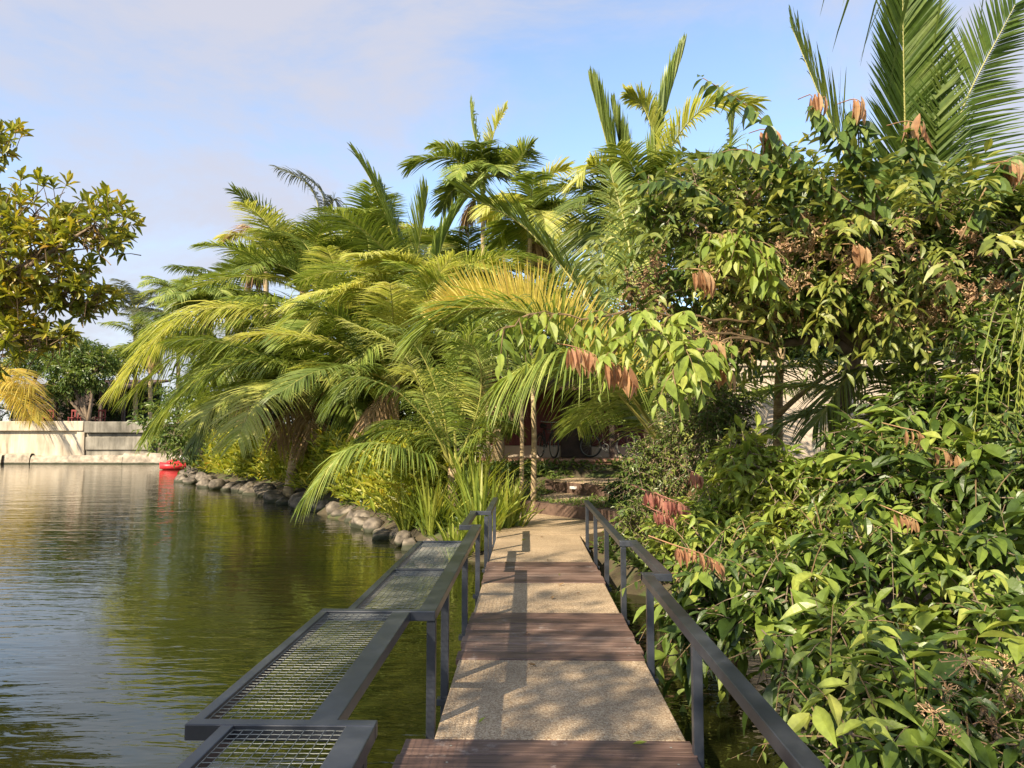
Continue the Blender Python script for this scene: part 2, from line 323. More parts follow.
xs = np.unique(np.concatenate([np.arange(-20, 20, .5), np.arange(-60, -20, 1.5), np.arange(20, 60, 2), np.linspace(-900, -60, 18), np.linspace(60, 900, 18)]))
ys = np.unique(np.concatenate([np.arange(-6, 30, .5), np.arange(30, 56, 1.0), [56.9, 57.05], np.arange(58, 90, 3), np.linspace(-300, -6, 10), np.linspace(90, 1200, 18)]))
X, Y = np.meshgrid(xs, ys); Z = ground_z(X, Y)
g = MB(); nx = len(xs); idx = np.arange(len(ys)*nx).reshape(len(ys), nx)
g.add(np.stack([X.ravel(), Y.ravel(), Z.ravel()], 1), np.stack([idx[:-1, :-1], idx[:-1, 1:], idx[1:, 1:], idx[1:, :-1]], -1).reshape(-1, 4))
struct(g.build('ground', M['ground'], smooth=True))
g = MB(); g.add([(-50,-5,WZ),(20,-5,WZ),(20,56.95,WZ),(-50,56.95,WZ)], [(0,1,2,3)]); struct(g.build('water', M['water']))
def gz(x, y): return float(ground_z(np.array([x]), np.array([y]))[0])

# ------------------------------------------------------------------ footbridge
br = thing('footbridge', 'narrow footbridge deck of alternating gravel concrete panels and dark planks across the pond', 'footbridge', (.16, 4, 0))
XL, XR = -.50, .83
edges = [(-1.4, .0, 'w'), (0.0, 1.35, 'c'), (1.35, 2.7, 'x'), (2.7, 4.08, 'w'), (4.08, 5.5, 'c'), (5.5, 6.93, 'w'), (6.93, 8.33, 'c'), (8.33, 9.68, 'w'), (9.68, 12.35, 'c')]
for y0, y1, k in edges:
    if k == 'w' or k == 'x':
        m = MB(); n = 7; p = (y1-y0)/n
        xl = XL-.15 if y0 < 4 else XL-.012
        for i in range(n):
            dx = random.Random(i+int(y0*10)).uniform(-.012, .012)
            m.box((xl+dx, y0+i*p+.005, -.045), (XR+.015+dx, y0+(i+1)*p-.005, .003+.002*random.Random(i*3).random()))
        m.build('plank_panel', M['plank'], br, bevel=.004)
        if y0 in (2.7, 5.5):
            for i in range(n):
                for xx in (XL+.1, XR-.1):
                    m = MB(); a = np.arange(6)*math.pi/3; q_ = y0+(i+.5)*p
                    m.add(np.stack([xx+.007*np.cos(a), q_+.007*np.sin(a), np.full(6, .0065)], 1), [(0,1,2,3),(0,3,4,5)]); m.build('screw_head', M['wire'], br)
    else:
        m = MB(); m.box((XL, y0+.004, -.09), (XR, y1-.004, .0)); m.build('concrete_panel', M['agg'], br, bevel=.008)
m = MB()
for x in (XL+.03, XR-.03): m.box((x-.03, -1.4, -.25), (x+.03, 12.3, -.092))
m.build('beam', M['darkwood'], br)
for y in (0.6, 3.4, 6.2, 9.0, 11.4):
    for x in (XL+.08, XR-.08):
        m = MB(); m.tube([(x, y, -1.9), (x, y, -.25)], .07, 12); m.build('pile', M['darkwood'], br, smooth=True)

# ------------------------------------------------------------------ railings
HR = .62; TH = .055
def rail(name, label, segs, posts, jogs, mesh=()):
    t = thing(name, label, 'railing', (segs[0][0], segs[0][2], 0))
    for x0, x1, y0, y1 in segs:
        m = MB(); m.box((x0, y0, HR-TH), (x1, y1, HR)); m.build('top_rail', M['metal'], t, bevel=.004)
    for x0, x1, y0, y1 in jogs:
        m = MB(); m.box((x0, y0, HR-TH+.002), (x1, y1, HR+.002)); m.build('cross_rail', M['metal'], t, bevel=.004)
    for x, y in posts:
        m = MB(); m.box((x-.025, y-.025, -.22), (x+.025, y+.025, HR-TH-.001)); m.box((x-.05, y-.035, -.14), (x+.05, y+.035, -.10)); m.build('post', M['metal'], t, bevel=.003)
    for x0, x1, y0, y1 in mesh:
        p = .036; z = HR-.014
        m = MB(); nx = max(2, int(round((x1-x0)/p))); ny = int(round((y1-y0)/p))
        for i in range(nx+1):
            x = x0+(x1-x0)*i/nx; yy = np.linspace(y0, y1, ny*2+1); s = np.sin((np.arange(ny*2+1))*math.pi/2+math.pi*i)
            m.tube(np.stack([x+0*s, yy, z+.0006*s], 1),   .0015, 4, cap=False)
        for j in range(ny+1):
            y = y0+(y1-y0)*j/ny; xx = np.linspace(x0, x1, nx*2+1); s = np.sin((np.arange(nx*2+1))*math.pi/2+math.pi*j)
            m.tube(np.stack([xx, y+0*s, z-.0006*s-.002], 1),   .0015, 4, cap=False)
        m.build('wire_mesh', M['wire'], t)
        for a in (x0-.0, x1-.0): pass
    return t
# left: A(inner) -.2..2.60, B(outer) 2.62..4.28, C(inner) 4.2..8.35, D(outer) 8.4..10
ow = .045
def shelf(x0, x1, y0, y1):   # outer edge + end bars of a shelf
    return [(x0, x0+ow, y0, y1)]
rail('mesh_shelf_railing', 'low dark steel railing left of the bridge carrying wire mesh shelves over the water',
     [(-.62, -.52, 1.0, 2.62), (-.76, -.66, 2.62, 4.26), (-.62, -.52, 4.32, 8.33), (-.75, -.67, 8.40, 9.9), (-.56, -.48, 9.9, 12.1),
      (-1.045, -1.0, 1.0, 2.62), (-1.17, -1.125, 2.62, 4.26), (-1.03, -.985, 4.32, 7.10)],
     [(-.57, 1.2), (-.57, 2.58), (-.545, 4.30), (-.545, 5.0), (-.545, 6.55), (-.545, 8.2), (-.54, 9.75), (-.53, 10.6), (-.53, 11.9)],
     [(-1.17, -.52, 2.60, 2.655), (-1.17, -.52, 4.26, 4.32), (-.985, -.62, 5.60, 5.63), (-.985, -.62, 7.06, 7.10), (-.76, -.52, 8.33, 8.40), (-.76, -.48, 9.87, 9.93)],
     [(-1.0, -.62, 1.0, 2.60), (-1.125, -.76, 2.655, 4.26), (-.985, -.62, 4.32, 5.60), (-.985, -.62, 5.63, 7.06)])
rail('steel_railing', 'low dark steel railing with a stepped top rail right of the bridge beside the bushes',
     [(.81, .885, .4, 5.50), (.95, 1.025, 5.50, 7.15), (.855, .925, 7.15, 11.6)],
     [(.855, 1.0), (.855, 2.42), (.855, 3.92), (.865, 5.45), (.885, 7.1), (.885, 8.6), (.885, 10.0), (.885, 11.4)],
     [(.81, 1.025, 5.44, 5.51), (.855, 1.025, 7.12, 7.18)])

# ------------------------------------------------------------------ landing path, steps, terrace
def prism(m, poly, z0, z1, mat=0):
    n = len(poly); V = [(x, y, z0) for x, y in poly]+[(x, y, z1) for x, y in poly]
    t = [(n, n+i, n+i+1) for i in range(1, n-1)]+[(0, i+1, i) for i in range(1, n-1)]
    m.add(V, [(i, (i+1) % n, n+(i+1) % n, n+i) for i in range(n)], t, mat)
m = MB(); prism(m, [(-.62, 12.36), (.95, 12.36), (1.75, 13.3), (1.35, 14.15), (-.30, 16.6), (-.75, 15.4)], -.2, .004)
o = struct(m.build('path', M['agg']))
st = thing('garden_steps', 'two diagonal brick edged steps with gravel treads climbing from the bridge to the house', 'steps', (.8, 15.5, 0))
def gp(px, py, z):   # ground-plane point at height z
    d = P(px, py, 10)-np.array([0, 0, CAMZ]); k = (z-CAMZ)/d[2]; return (float(d[0]*k), float(d[1]*k))
z1_, z2_ = .25, .52
a0, a1 = gp(512, 498.5, z1_), gp(640, 513, z1_)
b0, b1 = gp(545, 479.5, z2_), gp(650, 490, z2_)
R1 = [a0, a1, (a1[0]+.8, a1[1]+2.2), (b1[0], b1[1]+.6), (b0[0]-.3, b0[1]+.2), (a0[0]-.3, a0[1]+.6)]; m = MB(); prism(m, R1, -.25, z1_-.02); m.build('riser', M['brick'], st)
T1 = [gp(534,497.6,z1_), gp(566,501.8,z1_), gp(597,497,z1_), gp(562,491,z1_)]; m = MB(); prism(m, T1, z1_-.03, z1_); m.build('tread', M['agg'], st)
R2 = [b0, b1, (b1[0]+.8, b1[1]+1.2), (b0[0]+1.9, 20.3), (b0[0]+.1, 20.3)]; m = MB(); prism(m, R2, -.1, z2_-.02); m.build('riser', M['brick'], st)
T2 = [gp(553,480.6,z2_), gp(607,484.6,z2_), gp(640,482.5,z2_), gp(612,476.2,z2_), gp(580,475.8,z2_)]; m = MB(); prism(m, T2, z2_-.03, z2_); m.build('tread', M['agg'], st)
for px, py, z in ((540, 506.5, .13), (573, 487.5, .40)):
    c = gp(px, py, z); m = MB(); m.box((c[0]-.08, c[1]-.12, z-.03), (c[0]+.08, c[1]-.02, z+.03)); m.build('step_light', M['whiteplastic'], st, bevel=.005)

hs = thing('garden_house', 'low maroon boarded house with a pale plinth and terracotta floor behind the steps', 'house', (1.0, 21, .95))
m = MB(); m.box((-1.9, 19.6, .3), (5.0, 21.3, .97)); m.box((-1.95, 19.55, .90), (5.05, 19.7, .985), 0); m.build('terrace_floor', [M['tile']], hs, bevel=.01)
m = MB(); m.box((-1.9, 21.15, .97), (5.0, 21.4, 1.32)); m.build('plinth', M['beige'], hs, bevel=.01)
m = MB(); m.box((-1.9, 21.2, 1.32), (5.0, 21.4, 3.1))
for i in range(22): m.box((-1.9+i*.305, 21.18, 1.33), (-1.9+i*.305+.28, 21.2, 3.08))
m.build('wall', M['maroon'], hs)
for x in (-.9, 2.9, 4.2):
    wf = MB()
    for a, b_ in (((x-.5, 21.10, 1.9), (x+.5, 21.18, 1.97)), ((x-.5, 21.10, 3.0), (x+.5, 21.18, 3.07)), ((x-.5, 21.10, 1.97), (x-.43, 21.18, 3.0)), ((x+.43, 21.10, 1.97), (x+.5, 21.18, 3.0)), ((x-.03, 21.11, 1.97), (x+.03, 21.17, 3.0))): wf.box(a, b_)
    wo = wf.build('window', M['darkwood'], hs)
    m = MB(); m.box((x-.43, 21.165, 1.97), (x+.43, 21.178, 3.0)); m.build('pane', M['glass'], wo)
m = MB(); m.box((.95, 21.08, .98), (1.85, 21.17, 3.05)); dr = m.build('door', M['darkwood'], hs)
m = MB(); m.tube([(1.75, 21.06, 1.9), (1.75, 21.06, 2.1)], .015); m.build('handle', M['wire'], dr)
m = MB(); m.add([(-2.3, 19.2, 2.95), (5.4, 19.2, 2.95), (5.4, 23.5, 3.9), (-2.3, 23.5, 3.9), (-2.3, 19.2, 2.83), (5.4, 19.2, 2.83), (5.4, 23.5, 3.78), (-2.3, 23.5, 3.78)], [(0,1,2,3),(7,6,5,4),(0,4,5,1),(1,5,6,2),(2,6,7,3),(3,7,4,0)]); m.build('roof', M['roof'], hs)
for x in (-1.7, 2.3, 4.8):
    m = MB(); m.box((x-.07, 19.75, .98), (x+.07, 19.89, 2.9)); m.build('column', M['darkwood'], hs)

hs.location.y += .9
gw = thing('garden_wall', 'plain beige rendered wall glimpsed behind the right hand bushes', 'wall', (8, 15, 0))
m = MB(); m.box((4.0, 15.0, -.3), (13, 15.25, 3.0)); m.build('wall_panel', M['beige'], gw)
m = MB(); m.box((3.95, 14.95, 3.0), (13.05, 15.30, 3.1)); m.build('coping', M['beige'], gw)

# bicycle
def bicycle(loc, rz, label, paint):
    t = thing('bicycle', label, 'bicycle', (0, 0, 0), 'bicycles parked by the house')
    r = .335
    for y in (-.53, .53):
        m = MB(); m.ring((0, y, r), r-.022, .022, 'x'); wo = m.build('wheel', M['rubber'], t, smooth=True)
        m = MB(); m.ring((0, y, r), r-.05, .010, 'x'); m.build('rim', M['wire'], wo, smooth=True)
        m = MB()
        for k in range(16):
            a = k*math.pi/8; m.tube([(0, y, r), (0, y+(r-.05)*math.cos(a), r+(r-.05)*math.sin(a))], .0022, 4)
        m.tube([(-.04, y, r), (.04, y, r)], .02); m.build('spoke', M['wire'], wo)
        m = MB(); a = np.linspace(.3, 2.6, 12); m.tube(np.stack([0*a, y+(r+.03)*np.cos(a), r+(r+.03)*np.sin(a)], 1), .014, 6); m.build('mudguard', paint, t, smooth=True)
    m = MB(); bb = (0, -.08, .30); hd = (0, .40, .78); sdl = (0, -.22, .82)
    for a, b_ in ((bb, hd), (bb, sdl), (sdl, hd), (bb, (0, -.53, r)), (sdl, (0, -.53, r)), (hd, (0, .53, r)), (hd, (0, .36, .98))): m.tube([a, b_], .017, 8)
    m.build('frame', paint, t, smooth=True)
    m = MB(); m.tube([(-.28, .26, 1.02), (-.2, .36, 1.0), (0, .37, .99), (.2, .36, 1.0), (.28, .26, 1.02)], .012, 8); m.build('handlebar', M['wire'], t, smooth=True)
    m = MB(); m.tube([(0, -.38, .90), (0, -.28, .905), (0, -.12, .90), (0, -.05, .895)], [.07, .075, .035, .02], 10); m.tube([sdl, (0, -.24, .9)], .013); m.build('saddle', M['rubber'], t, smooth=True)
    m = MB(); m.ring((.05, -.08, .30), .09, .008, 'x'); m.tube([(.06, -.08, .30), (.07, .0, .16)], .009); m.tube([(-.06, -.08, .30), (-.07, -.16, .44)], .009); m.box((.07, -.04, .15), (.16, .04, .17)); m.box((-.16, -.2, .43), (-.07, -.12, .45)); m.build('crank', M['wire'], t)
    m = MB()
    for x in np.linspace(-.15, .15, 6): m.tube([(x, .46, .70), (x, .46, .92), (x, .74, .92), (x, .72, .70), (x, .46, .70)], .004, 4)
    for z in (.70, .8, .92): m.tube([(-.15, .46, z), (.15, .46, z), (.15, .74, z), (-.15, .74, z), (-.15, .46, z)], .005, 4)
    m.build('basket', M['metal'], t)
    t.location = loc; t.rotation_euler = (0, 0, rz)
    return t
pb = P(548, 452, 20)
bicycle((float(pb[0]), 21.1, .985), R(200), 'black bicycle with a pale front basket facing the bridge on the terrace', M['rubber'])
bicycle((float(pb[0])+1.75, 21.35, .985), R(250), 'dark bicycle half hidden by drooping palm leaves at the right of the terrace', M['darkwood'])

# ------------------------------------------------------------------ far bank: wall, boat, pavilion, chairs
fw = thing('retaining_wall', 'weathered pond wall of cream and grey concrete bays across the water', 'wall', (-34, 57, WZ))
YW = 56.0
def WX(px): return float(P(px, 436, YW)[0])
def WZc(py): return float(P(80, py, YW)[2])
m = MB(); x0 = WX(-260); x1 = WX(82)
m.box((x0, YW+.5, WZ-.6), (x1, YW+1.3, WZc(431)), 0)
m.build('cream_bay', M['wallL'], fw)
m = MB(); m.box((x0, YW+.2, WZc(431)), (x1-.05, YW+1.4, WZc(421))); m.build('coping', M['wallL'], fw, bevel=.06)
m = MB(); m.box((WX(74), YW+.32, WZ-.4), (WX(82), YW+.52, WZc(431.1))); m.build('pilaster', M['wallL'], fw, bevel=.04)
m = MB(); m.box((WX(83), YW+.45, WZ-.6), (WX(147), YW+1.3, WZc(433))); m.box((WX(83), YW+.3, WZc(450)), (WX(146), YW+.45, WZc(437))); m.build('grey_bay', M['wallR'], fw, bevel=.05)
m = MB(); m.box((WX(82.6), YW+.12, WZc(432.8)), (WX(149), YW+1.4, WZc(421.5))); m.build('coping', M['wallR'], fw, bevel=.06)
def rockmesh(c, s, seed, flat=.55):
    rg = random.Random(seed); m = MB(); nu, nv = 18, 12; V = []; off = Vector((rg.random()*50, rg.random()*50, 0))
    ax = [Vector((rg.uniform(-1, 1), rg.uniform(-1, 1), rg.uniform(-.6, 1))).normalized() for _ in range(10)]; cut = [rg.uniform(.5, .88) for _ in ax]
    for i in range(nv+1):
        th = math.pi*i/nv
        for j in range(nu):
            ph = 2*math.pi*j/nu; d = Vector((math.sin(th)*math.cos(ph), math.sin(th)*math.sin(ph), math.cos(th)))
            r = 1+.16*noise.noise(d*1.6+off)+.06*noise.noise(d*4+off)
            for a_, c_ in zip(ax, cut):
                q = d.dot(a_)
                if q*r > c_: r = c_/q
            V.append((c[0]+d.x*r*s[0], c[1]+d.y*r*s[1], c[2]+d.z*r*s[2]))
    q = [(i*nu+j, i*nu+(j+1) % nu, (i+1)*nu+(j+1) % nu, (i+1)*nu+j) for i in range(nv) for j in range(nu)]
    m.add(V, q[::-1]); return m
rg = random.Random(5); m = MB(); xq = x0
while xq < WX(150):
    wq = rg.uniform(1.6, 4.2); hq = rg.uniform(.75, 1.0); d_ = rg.uniform(.15, .45)
    nxq = max(3, int(wq/.35)); gx_ = np.linspace(xq, xq+wq-.05, nxq); prof_ = [(0, -.9), (-.06, -.2), (.0, .35), (.12, .8), (.4, 1.0), (.9, 1.0)]
    V = [(xx, YW+.15-d_+a*.6+.05*noise.noise(Vector((xx*1.7, b_*3, 2))), WZ-.1+b_*hq*(.93+.1*noise.noise(Vector((xx, 5, 1))))) for xx in gx_ for a, b_ in prof_]
    m.add(V, [(i*6+j2, (i+1)*6+j2, (i+1)*6+j2+1, i*6+j2+1) for i in range(nxq-1) for j2 in range(5)]); xq += wq
m.build('stone_footing', M['ledge'], fw, smooth=True)

bt = thing('pedal_boat', 'small red plastic boat moored by the corner of the far bank', 'boat', P(172, 470, 47))
def hull(L_, W_, H_, c, yaw, mat, parent):
    m = MB(); n = 14; V = []
    for i in range(n+1):
        s = i/n*2-1; wd = W_/2*max(.05, (1-abs(s)**2.6)); sh = .25*H_*abs(s)**2
        for a, zz in ((-1, 1.0), (-.8, .3), (-.35, 0), (.35, 0), (.8, .3), (1, 1.0), (.82, .92), (.5, .45), (-.5, .45), (-.82, .92)): V.append((s*L_/2, a*wd, zz*H_+sh))
    V = np.array(V); ca, sa = math.cos(yaw), math.sin(yaw)
    V = np.stack([V[:, 0]*ca-V[:, 1]*sa+c[0], V[:, 0]*sa+V[:, 1]*ca+c[1], V[:, 2]+c[2]], 1)
    m.add(V, [(i*10+j, i*10+(j+1) % 10, (i+1)*10+(j+1) % 10, (i+1)*10+j) for i in range(n) for j in range(10)])
    return m.build('hull', mat, parent, smooth=True)
c = P(173, 466, 47); hull(1.6, .9, .42, (c[0], 47, WZ-.05), .15, M['redpaint'], bt)
m = MB(); rm = rockmesh((c[0]+.05, 47.1, WZ+.46), (.5, .3, .25), 3); m.add(np.concatenate(rm.V), np.concatenate(rm.Fq)); m.build('seat', M['redpaint'], bt, smooth=True)
m = MB(); rm = rockmesh((c[0]+.45, 47.3, WZ+.7), (.2, .2, .2), 4); m.add(np.concatenate(rm.V), np.concatenate(rm.Fq)); m.build('cushion', M['whiteplastic'], bt, smooth=True)

TZ = 2.55
pv = thing('pavilion', 'dark open sided pavilion in shade behind the far wall', 'pavilion', (-36, 66, TZ))
m = MB(); m.box((WX(-60)*1.1, 70, TZ), (WX(150)*1.22, 70.3, TZ+4.0)); m.build('back_wall', M['darkwood'], pv)
m = MB(); xa, xb = WX(30)*1.12, WX(152)*1.2
m.add([(xa, 62, TZ+3.1), (xb, 62, TZ+3.1), (xb, 70.5, TZ+4.4), (xa, 70.5, TZ+4.4), (xa, 62, TZ+2.95), (xb, 62, TZ+2.95), (xb, 70.5, TZ+4.2), (xa, 70.5, TZ+4.2)], [(0,1,2,3),(7,6,5,4),(0,4,5,1),(1,5,6,2),(2,6,7,3),(3,7,4,0)]); m.build('roof', M['roof'], pv)
for k in range(5):
    x = xa+(xb-xa)*(k+.1)/4.2; m = MB(); m.box((x-.12, 62.5, TZ), (x+.12, 62.74, TZ+3.1)); m.build('post', M['darkwood'], pv)
M['chair'] = noisemat('faded_red_paint', [(.3, (.16,.02,.02)), (.7, (.28,.04,.035))], 5, .6, .05)
for k, (px, lab) in enumerate(((48, 'red chair nearest the yellow palm on the far terrace'), (73, 'red chair just left of the small tree trunk on the far terrace'), (82, 'red chair right beside the small tree trunk on the far terrace'), (100, 'red chair at the right end of the row on the far terrace'))):
    x = float(P(px, 415, 60.3)[0]); t = thing('chair', lab, 'chair', (x, 60.3, TZ), 'red chairs on the far terrace')
    m = MB(); m.box((x-.28, 60.05, TZ+.48), (x+.28, 60.55, TZ+.55)); m.build('seat', M['chair'], t, bevel=.02)
    m = MB(); m.box((x-.3, 60.56, TZ+.6), (x-.22, 60.62, TZ+1.15)); m.box((x+.22, 60.56, TZ+.6), (x+.3, 60.62, TZ+1.15)); m.box((x-.3, 60.55, TZ+1.05), (x+.3, 60.63, TZ+1.2)); m.box((x-.05, 60.57, TZ+.6), (x+.05, 60.61, TZ+1.05)); m.build('backrest', M['chair'], t)
    for a in (-.24, .24):
        for b_ in (60.1, 60.58):
            m = MB(); m.box((x+a-.03, b_-.03, TZ), (x+a+.03, b_+.03, TZ+.6)); m.build('leg', M['chair'], t)

# ------------------------------------------------------------------ boulders along the near shore
ordn = ['first','second','third','fourth','fifth','sixth','seventh','eighth','ninth','tenth','eleventh','twelfth','thirteenth','fourteenth','fifteenth','sixteenth','seventeenth','eighteenth','nineteenth','twentieth','twenty first','twenty second','twenty third','twenty fourth']
rocks = [(180,478,9,5),(190,480,8,5),(203,483,10,6),(216,484,9,7),(229,486,9,6),(238,484,11,8),(250,491,10,5),(271,495,13,9),(284,501,9,4),(298,501,13,7),(316,506,10,5),(332,510,11,5),(348,512,14,8),(362,519,11,6),(377,514,11,6),(388,522,11,7),(399,532,13,9),(382,536,9,5),(410,545,12,6),(424,552,11,5)]
for k, (px, py, hw, hh) in enumerate(rocks):
    gx, gy = gp(px, py+hh*.8, WZ); s = gy/F*1.25
    rm = rockmesh((0, 0, 0), (hw*s, hw*s*.8, max(hh*s*1.0, .2)), k+11)
    o = rm.build('boulder', M['rock'], smooth=True); o.location = (gx, gy+hw*s*.4, WZ+.04+.1*hh*s); o.rotation_euler = (0, 0, k*1.3)
    tag(o, 'grey brown boulder at the waterline, %s from the red boat' % ordn[k], 'boulder', 'boulders edging the pond')

rg = np.random.default_rng(61); pl = catmull([(-.95, 12.85, 0), (-2.2, 14.2, 0), (-3.2, 16, 0), (-4.6, 18.75, 0), (-6.6, 22, 0), (-8.9, 25.8, 0), (-12.9, 30.9, 0), (-17.9, 38.9, 0)], 400)
acc = 0; last = pl[0]; sn = 0
for q in pl:
    if np.linalg.norm(q-last) < .45+.018*q[1]: continue
    last = q; sz = (rg.uniform(.2, .38)+.005*q[1])*(.7 if q[1] < 17 else 1); sn += 1
    o = rockmesh((0, 0, 0), (sz*1.15, sz*.85, sz*rg.uniform(.5, .8)), 400+sn).build('shore_stone', M['rock'], smooth=True)
    o.location = (q[0]+rg.uniform(-.05, .25), q[1]+rg.uniform(.0, .3), WZ+rg.uniform(.02, .16)); o.rotation_euler = (rg.uniform(-.2, .2), rg.uniform(-.2, .2), rg.uniform(0, 6.28))
    tag(o, 'small rough stone packed between the larger boulders at the water', 'stone', 'small stones packed along the pond edge')
# ------------------------------------------------------------------ foliage tools
def leaf_template(rows=5, fold=.18, arch=.22, shape=None):
    s = np.linspace(0, 1, rows)
    if shape is None: wv = np.interp(s, [0, .12, .35, .6, .85, 1], [.06, .5, 1, .88, .36, .02])
    else: wv = np.interp(s, *shape)
    V = []
    for i in range(rows):
        z = -arch*s[i]**2
        V += [(s[i], -wv[i]*.5, z+fold*wv[i]*.5), (s[i], 0, z), (s[i], wv[i]*.5, z+fold*wv[i]*.5)]
    q = []
    for i in range(rows-1):
        a = i*3; q += [(a, a+3, a+4, a+1), (a+1, a+4, a+5, a+2)]
    return np.array(V), np.array(q)
T_BIG = leaf_template(6, .22, .2); T_MID = leaf_template(4, .3, .25); T_LOW = leaf_template(3, .3, .2, ([0, .5, 1], [.1, 1, .05]))
T_OBO = leaf_template(4, .25, .2, ([0, .3, .7, .9, 1], [.08, .5, 1, .8, .2]))
def inst(m, tmpl, pos, ax, nr, ln, wd, mat=0):
    """place many leaves: ax = along the leaf, nr = up side"""
    V0, q0 = tmpl; ax = nrm(ax); yv = nrm(np.cross(nr, ax)); zv = np.cross(ax, yv)
    ln = np.asarray(ln)[:, None, None]; wd = np.asarray(wd)[:, None, None]
    V = pos[:, None, :] + V0[None, :, 0:1]*ax[:, None, :]*ln + V0[None, :, 1:2]*yv[:, None, :]*wd + V0[None, :, 2:3]*zv[:, None, :]*ln
    n = len(pos); q = q0[None]+(np.arange(n)*len(V0))[:, None, None]
    m.add(V.reshape(-1, 3), q.reshape(-1, 4), mat=mat)
UP = np.array([0, 0, 1.0])
def sprays(m, rg, starts, dirs, tl, k, ll, lw, droop=.3, tmpl=T_MID, mat=0, tm=None, tmat=1, hang=.35, fan=.9):
    """twigs with two ranks of leaves"""
    n = len(starts); dirs = nrm(dirs); tl = tl*rg.uniform(.6, 1.25, n)
    s = np.linspace(0, 1, k+1)[1:]
    def pt(sv): return starts[:, None, :]+dirs[:, None, :]*(tl[:, None]*sv)[..., None]-UP*((tl[:, None]*sv**2)*droop)[..., None]
    Pp = pt(s[None, :]*np.ones((n, 1)))
    Tn = nrm(dirs[:, None, :]-UP*(2*droop*s)[None, :, None])
    side = nrm(np.cross(Tn, UP[None, None, :])+rg.normal(0, .25, (n, k, 3)))
    sg = np.where(np.arange(k) % 2 == 0, 1, -1)[None, :, None]
    fw = np.where(np.arange(k) == k-1, 3.0, .55)[None, :, None]
    A = side*sg*fan+Tn*fw-UP*(hang*rg.uniform(.2, 1.6, (n, k, 1)))+rg.normal(0, .18, (n, k, 3))
    Nr = UP+dirs[:, None, :]*.35+rg.normal(0, .35, (n, k, 3))+A*.0
    sz = rg.uniform(.6, 1.15, (n, k))*rg.uniform(.62, 1.3, (n, 1))*np.interp(s, [0, .5, 1], [.75, 1.05, .8])
    inst(m, tmpl, Pp.reshape(-1, 3), A.reshape(-1, 3), Nr.reshape(-1, 3), (ll*sz).ravel(), (lw*sz).ravel(), mat)
    if tm is not None:
        for i in range(n):
            sv = np.array([0, .35, .7, 1.0]); p = starts[i]+dirs[i]*(tl[i]*sv)[:, None]-UP*((tl[i]*sv**2)*droop)[:, None]
            tm.tube(p, [tm_r, tm_r*.8, tm_r*.55, tm_r*.25], 4, tmat, cap=False)
tm_r = .006
def rosettes(m, rg, starts, dirs, k, ll, lw, tmpl=T_OBO, mat=0, open_=.8):
    n = len(starts); dirs = nrm(dirs)
    a1 = nrm(np.cross(dirs, rg.normal(0, 1, (n, 3)))); a2 = np.cross(dirs, a1)
    ph = (np.arange(k)*2.4)[None, :]+rg.uniform(0, 6, (n, 1))
    el = np.linspace(1.0, .1, k)[None, :]*open_+rg.normal(0, .12, (n, k))
    rad = np.cos(ph)[..., None]*a1[:, None]+np.sin(ph)[..., None]*a2[:, None]
    A = rad*np.sin(el*1.5)[..., None]+dirs[:, None]*np.cos(el*1.5)[..., None]-UP*.15
    Pp = starts[:, None]-dirs[:, None]*(rg.uniform(0, .35, (n, k))*ll)[..., None]
    Nr = dirs[:, None]+UP*.3+rg.normal(0, .15, (n, k, 3))
    sz = rg.uniform(.7, 1.1, (n, k))
    inst(m, tmpl, Pp.reshape(-1, 3), A.reshape(-1, 3), Nr.reshape(-1, 3), (ll*sz).ravel(), (lw*sz).ravel(), mat)
def blob_pts(rg, blobs, n, inner=.45):
    vol = np.array([b[1][0]*b[1][1]*b[1][2] for b in blobs])**.7; pk = rg.choice(len(blobs), n, p=vol/vol.sum())
    u = nrm(rg.normal(0, 1, (n, 3))); r = rg.uniform(inner, 1, n)**.7
    c = np.array([blobs[i][0] for i in pk]); rr = np.array([blobs[i][1] for i in pk])
    lump = 1+.22*np.array([noise.noise(Vector(x)*1.7) for x in (c+u*rr)])
    return c+u*rr*(r*lump)[:, None], nrm(u/rr), pk
def branches(m, rg, base, blobs, r0, forks=5, mat=0, kink=.25):
    base = np.array(base, float)
    for c, rr in blobs:
        c = np.array(c); rr = np.array(rr); d = c-base; L_ = np.linalg.norm(d)
        mid1 = base+d*.35+rg.normal(0, kink*.4, 3)*L_*.2+UP*L_*.05; mid2 = base+d*.7+rg.normal(0, kink*.5, 3)*L_*.2
        p = catmull([base, mid1, mid2, c], 12); rad = np.linspace(r0, r0*.35, 12)
        m.tube(p, rad, 8, mat)
        for f in range(forks):
            t = rg.integers(6, 12); u = nrm(rg.normal(0, 1, 3)+UP*.3); e = c+u*rr*.85
            q = catmull([p[t], p[t]+(e-p[t])*.5+rg.normal(0, .12, 3)*rr, e], 7)
            m.tube(q, np.linspace(rad[t]*.55, r0*.08, 7), 5, mat)
def B(px, py, Y, rpx, rpy=None, ry=None):
    s = Y/F; rpy = rpy or rpx; return (P(px, py, Y), np.array([rpx*s, ry or rpx*s*.8, rpy*s]))
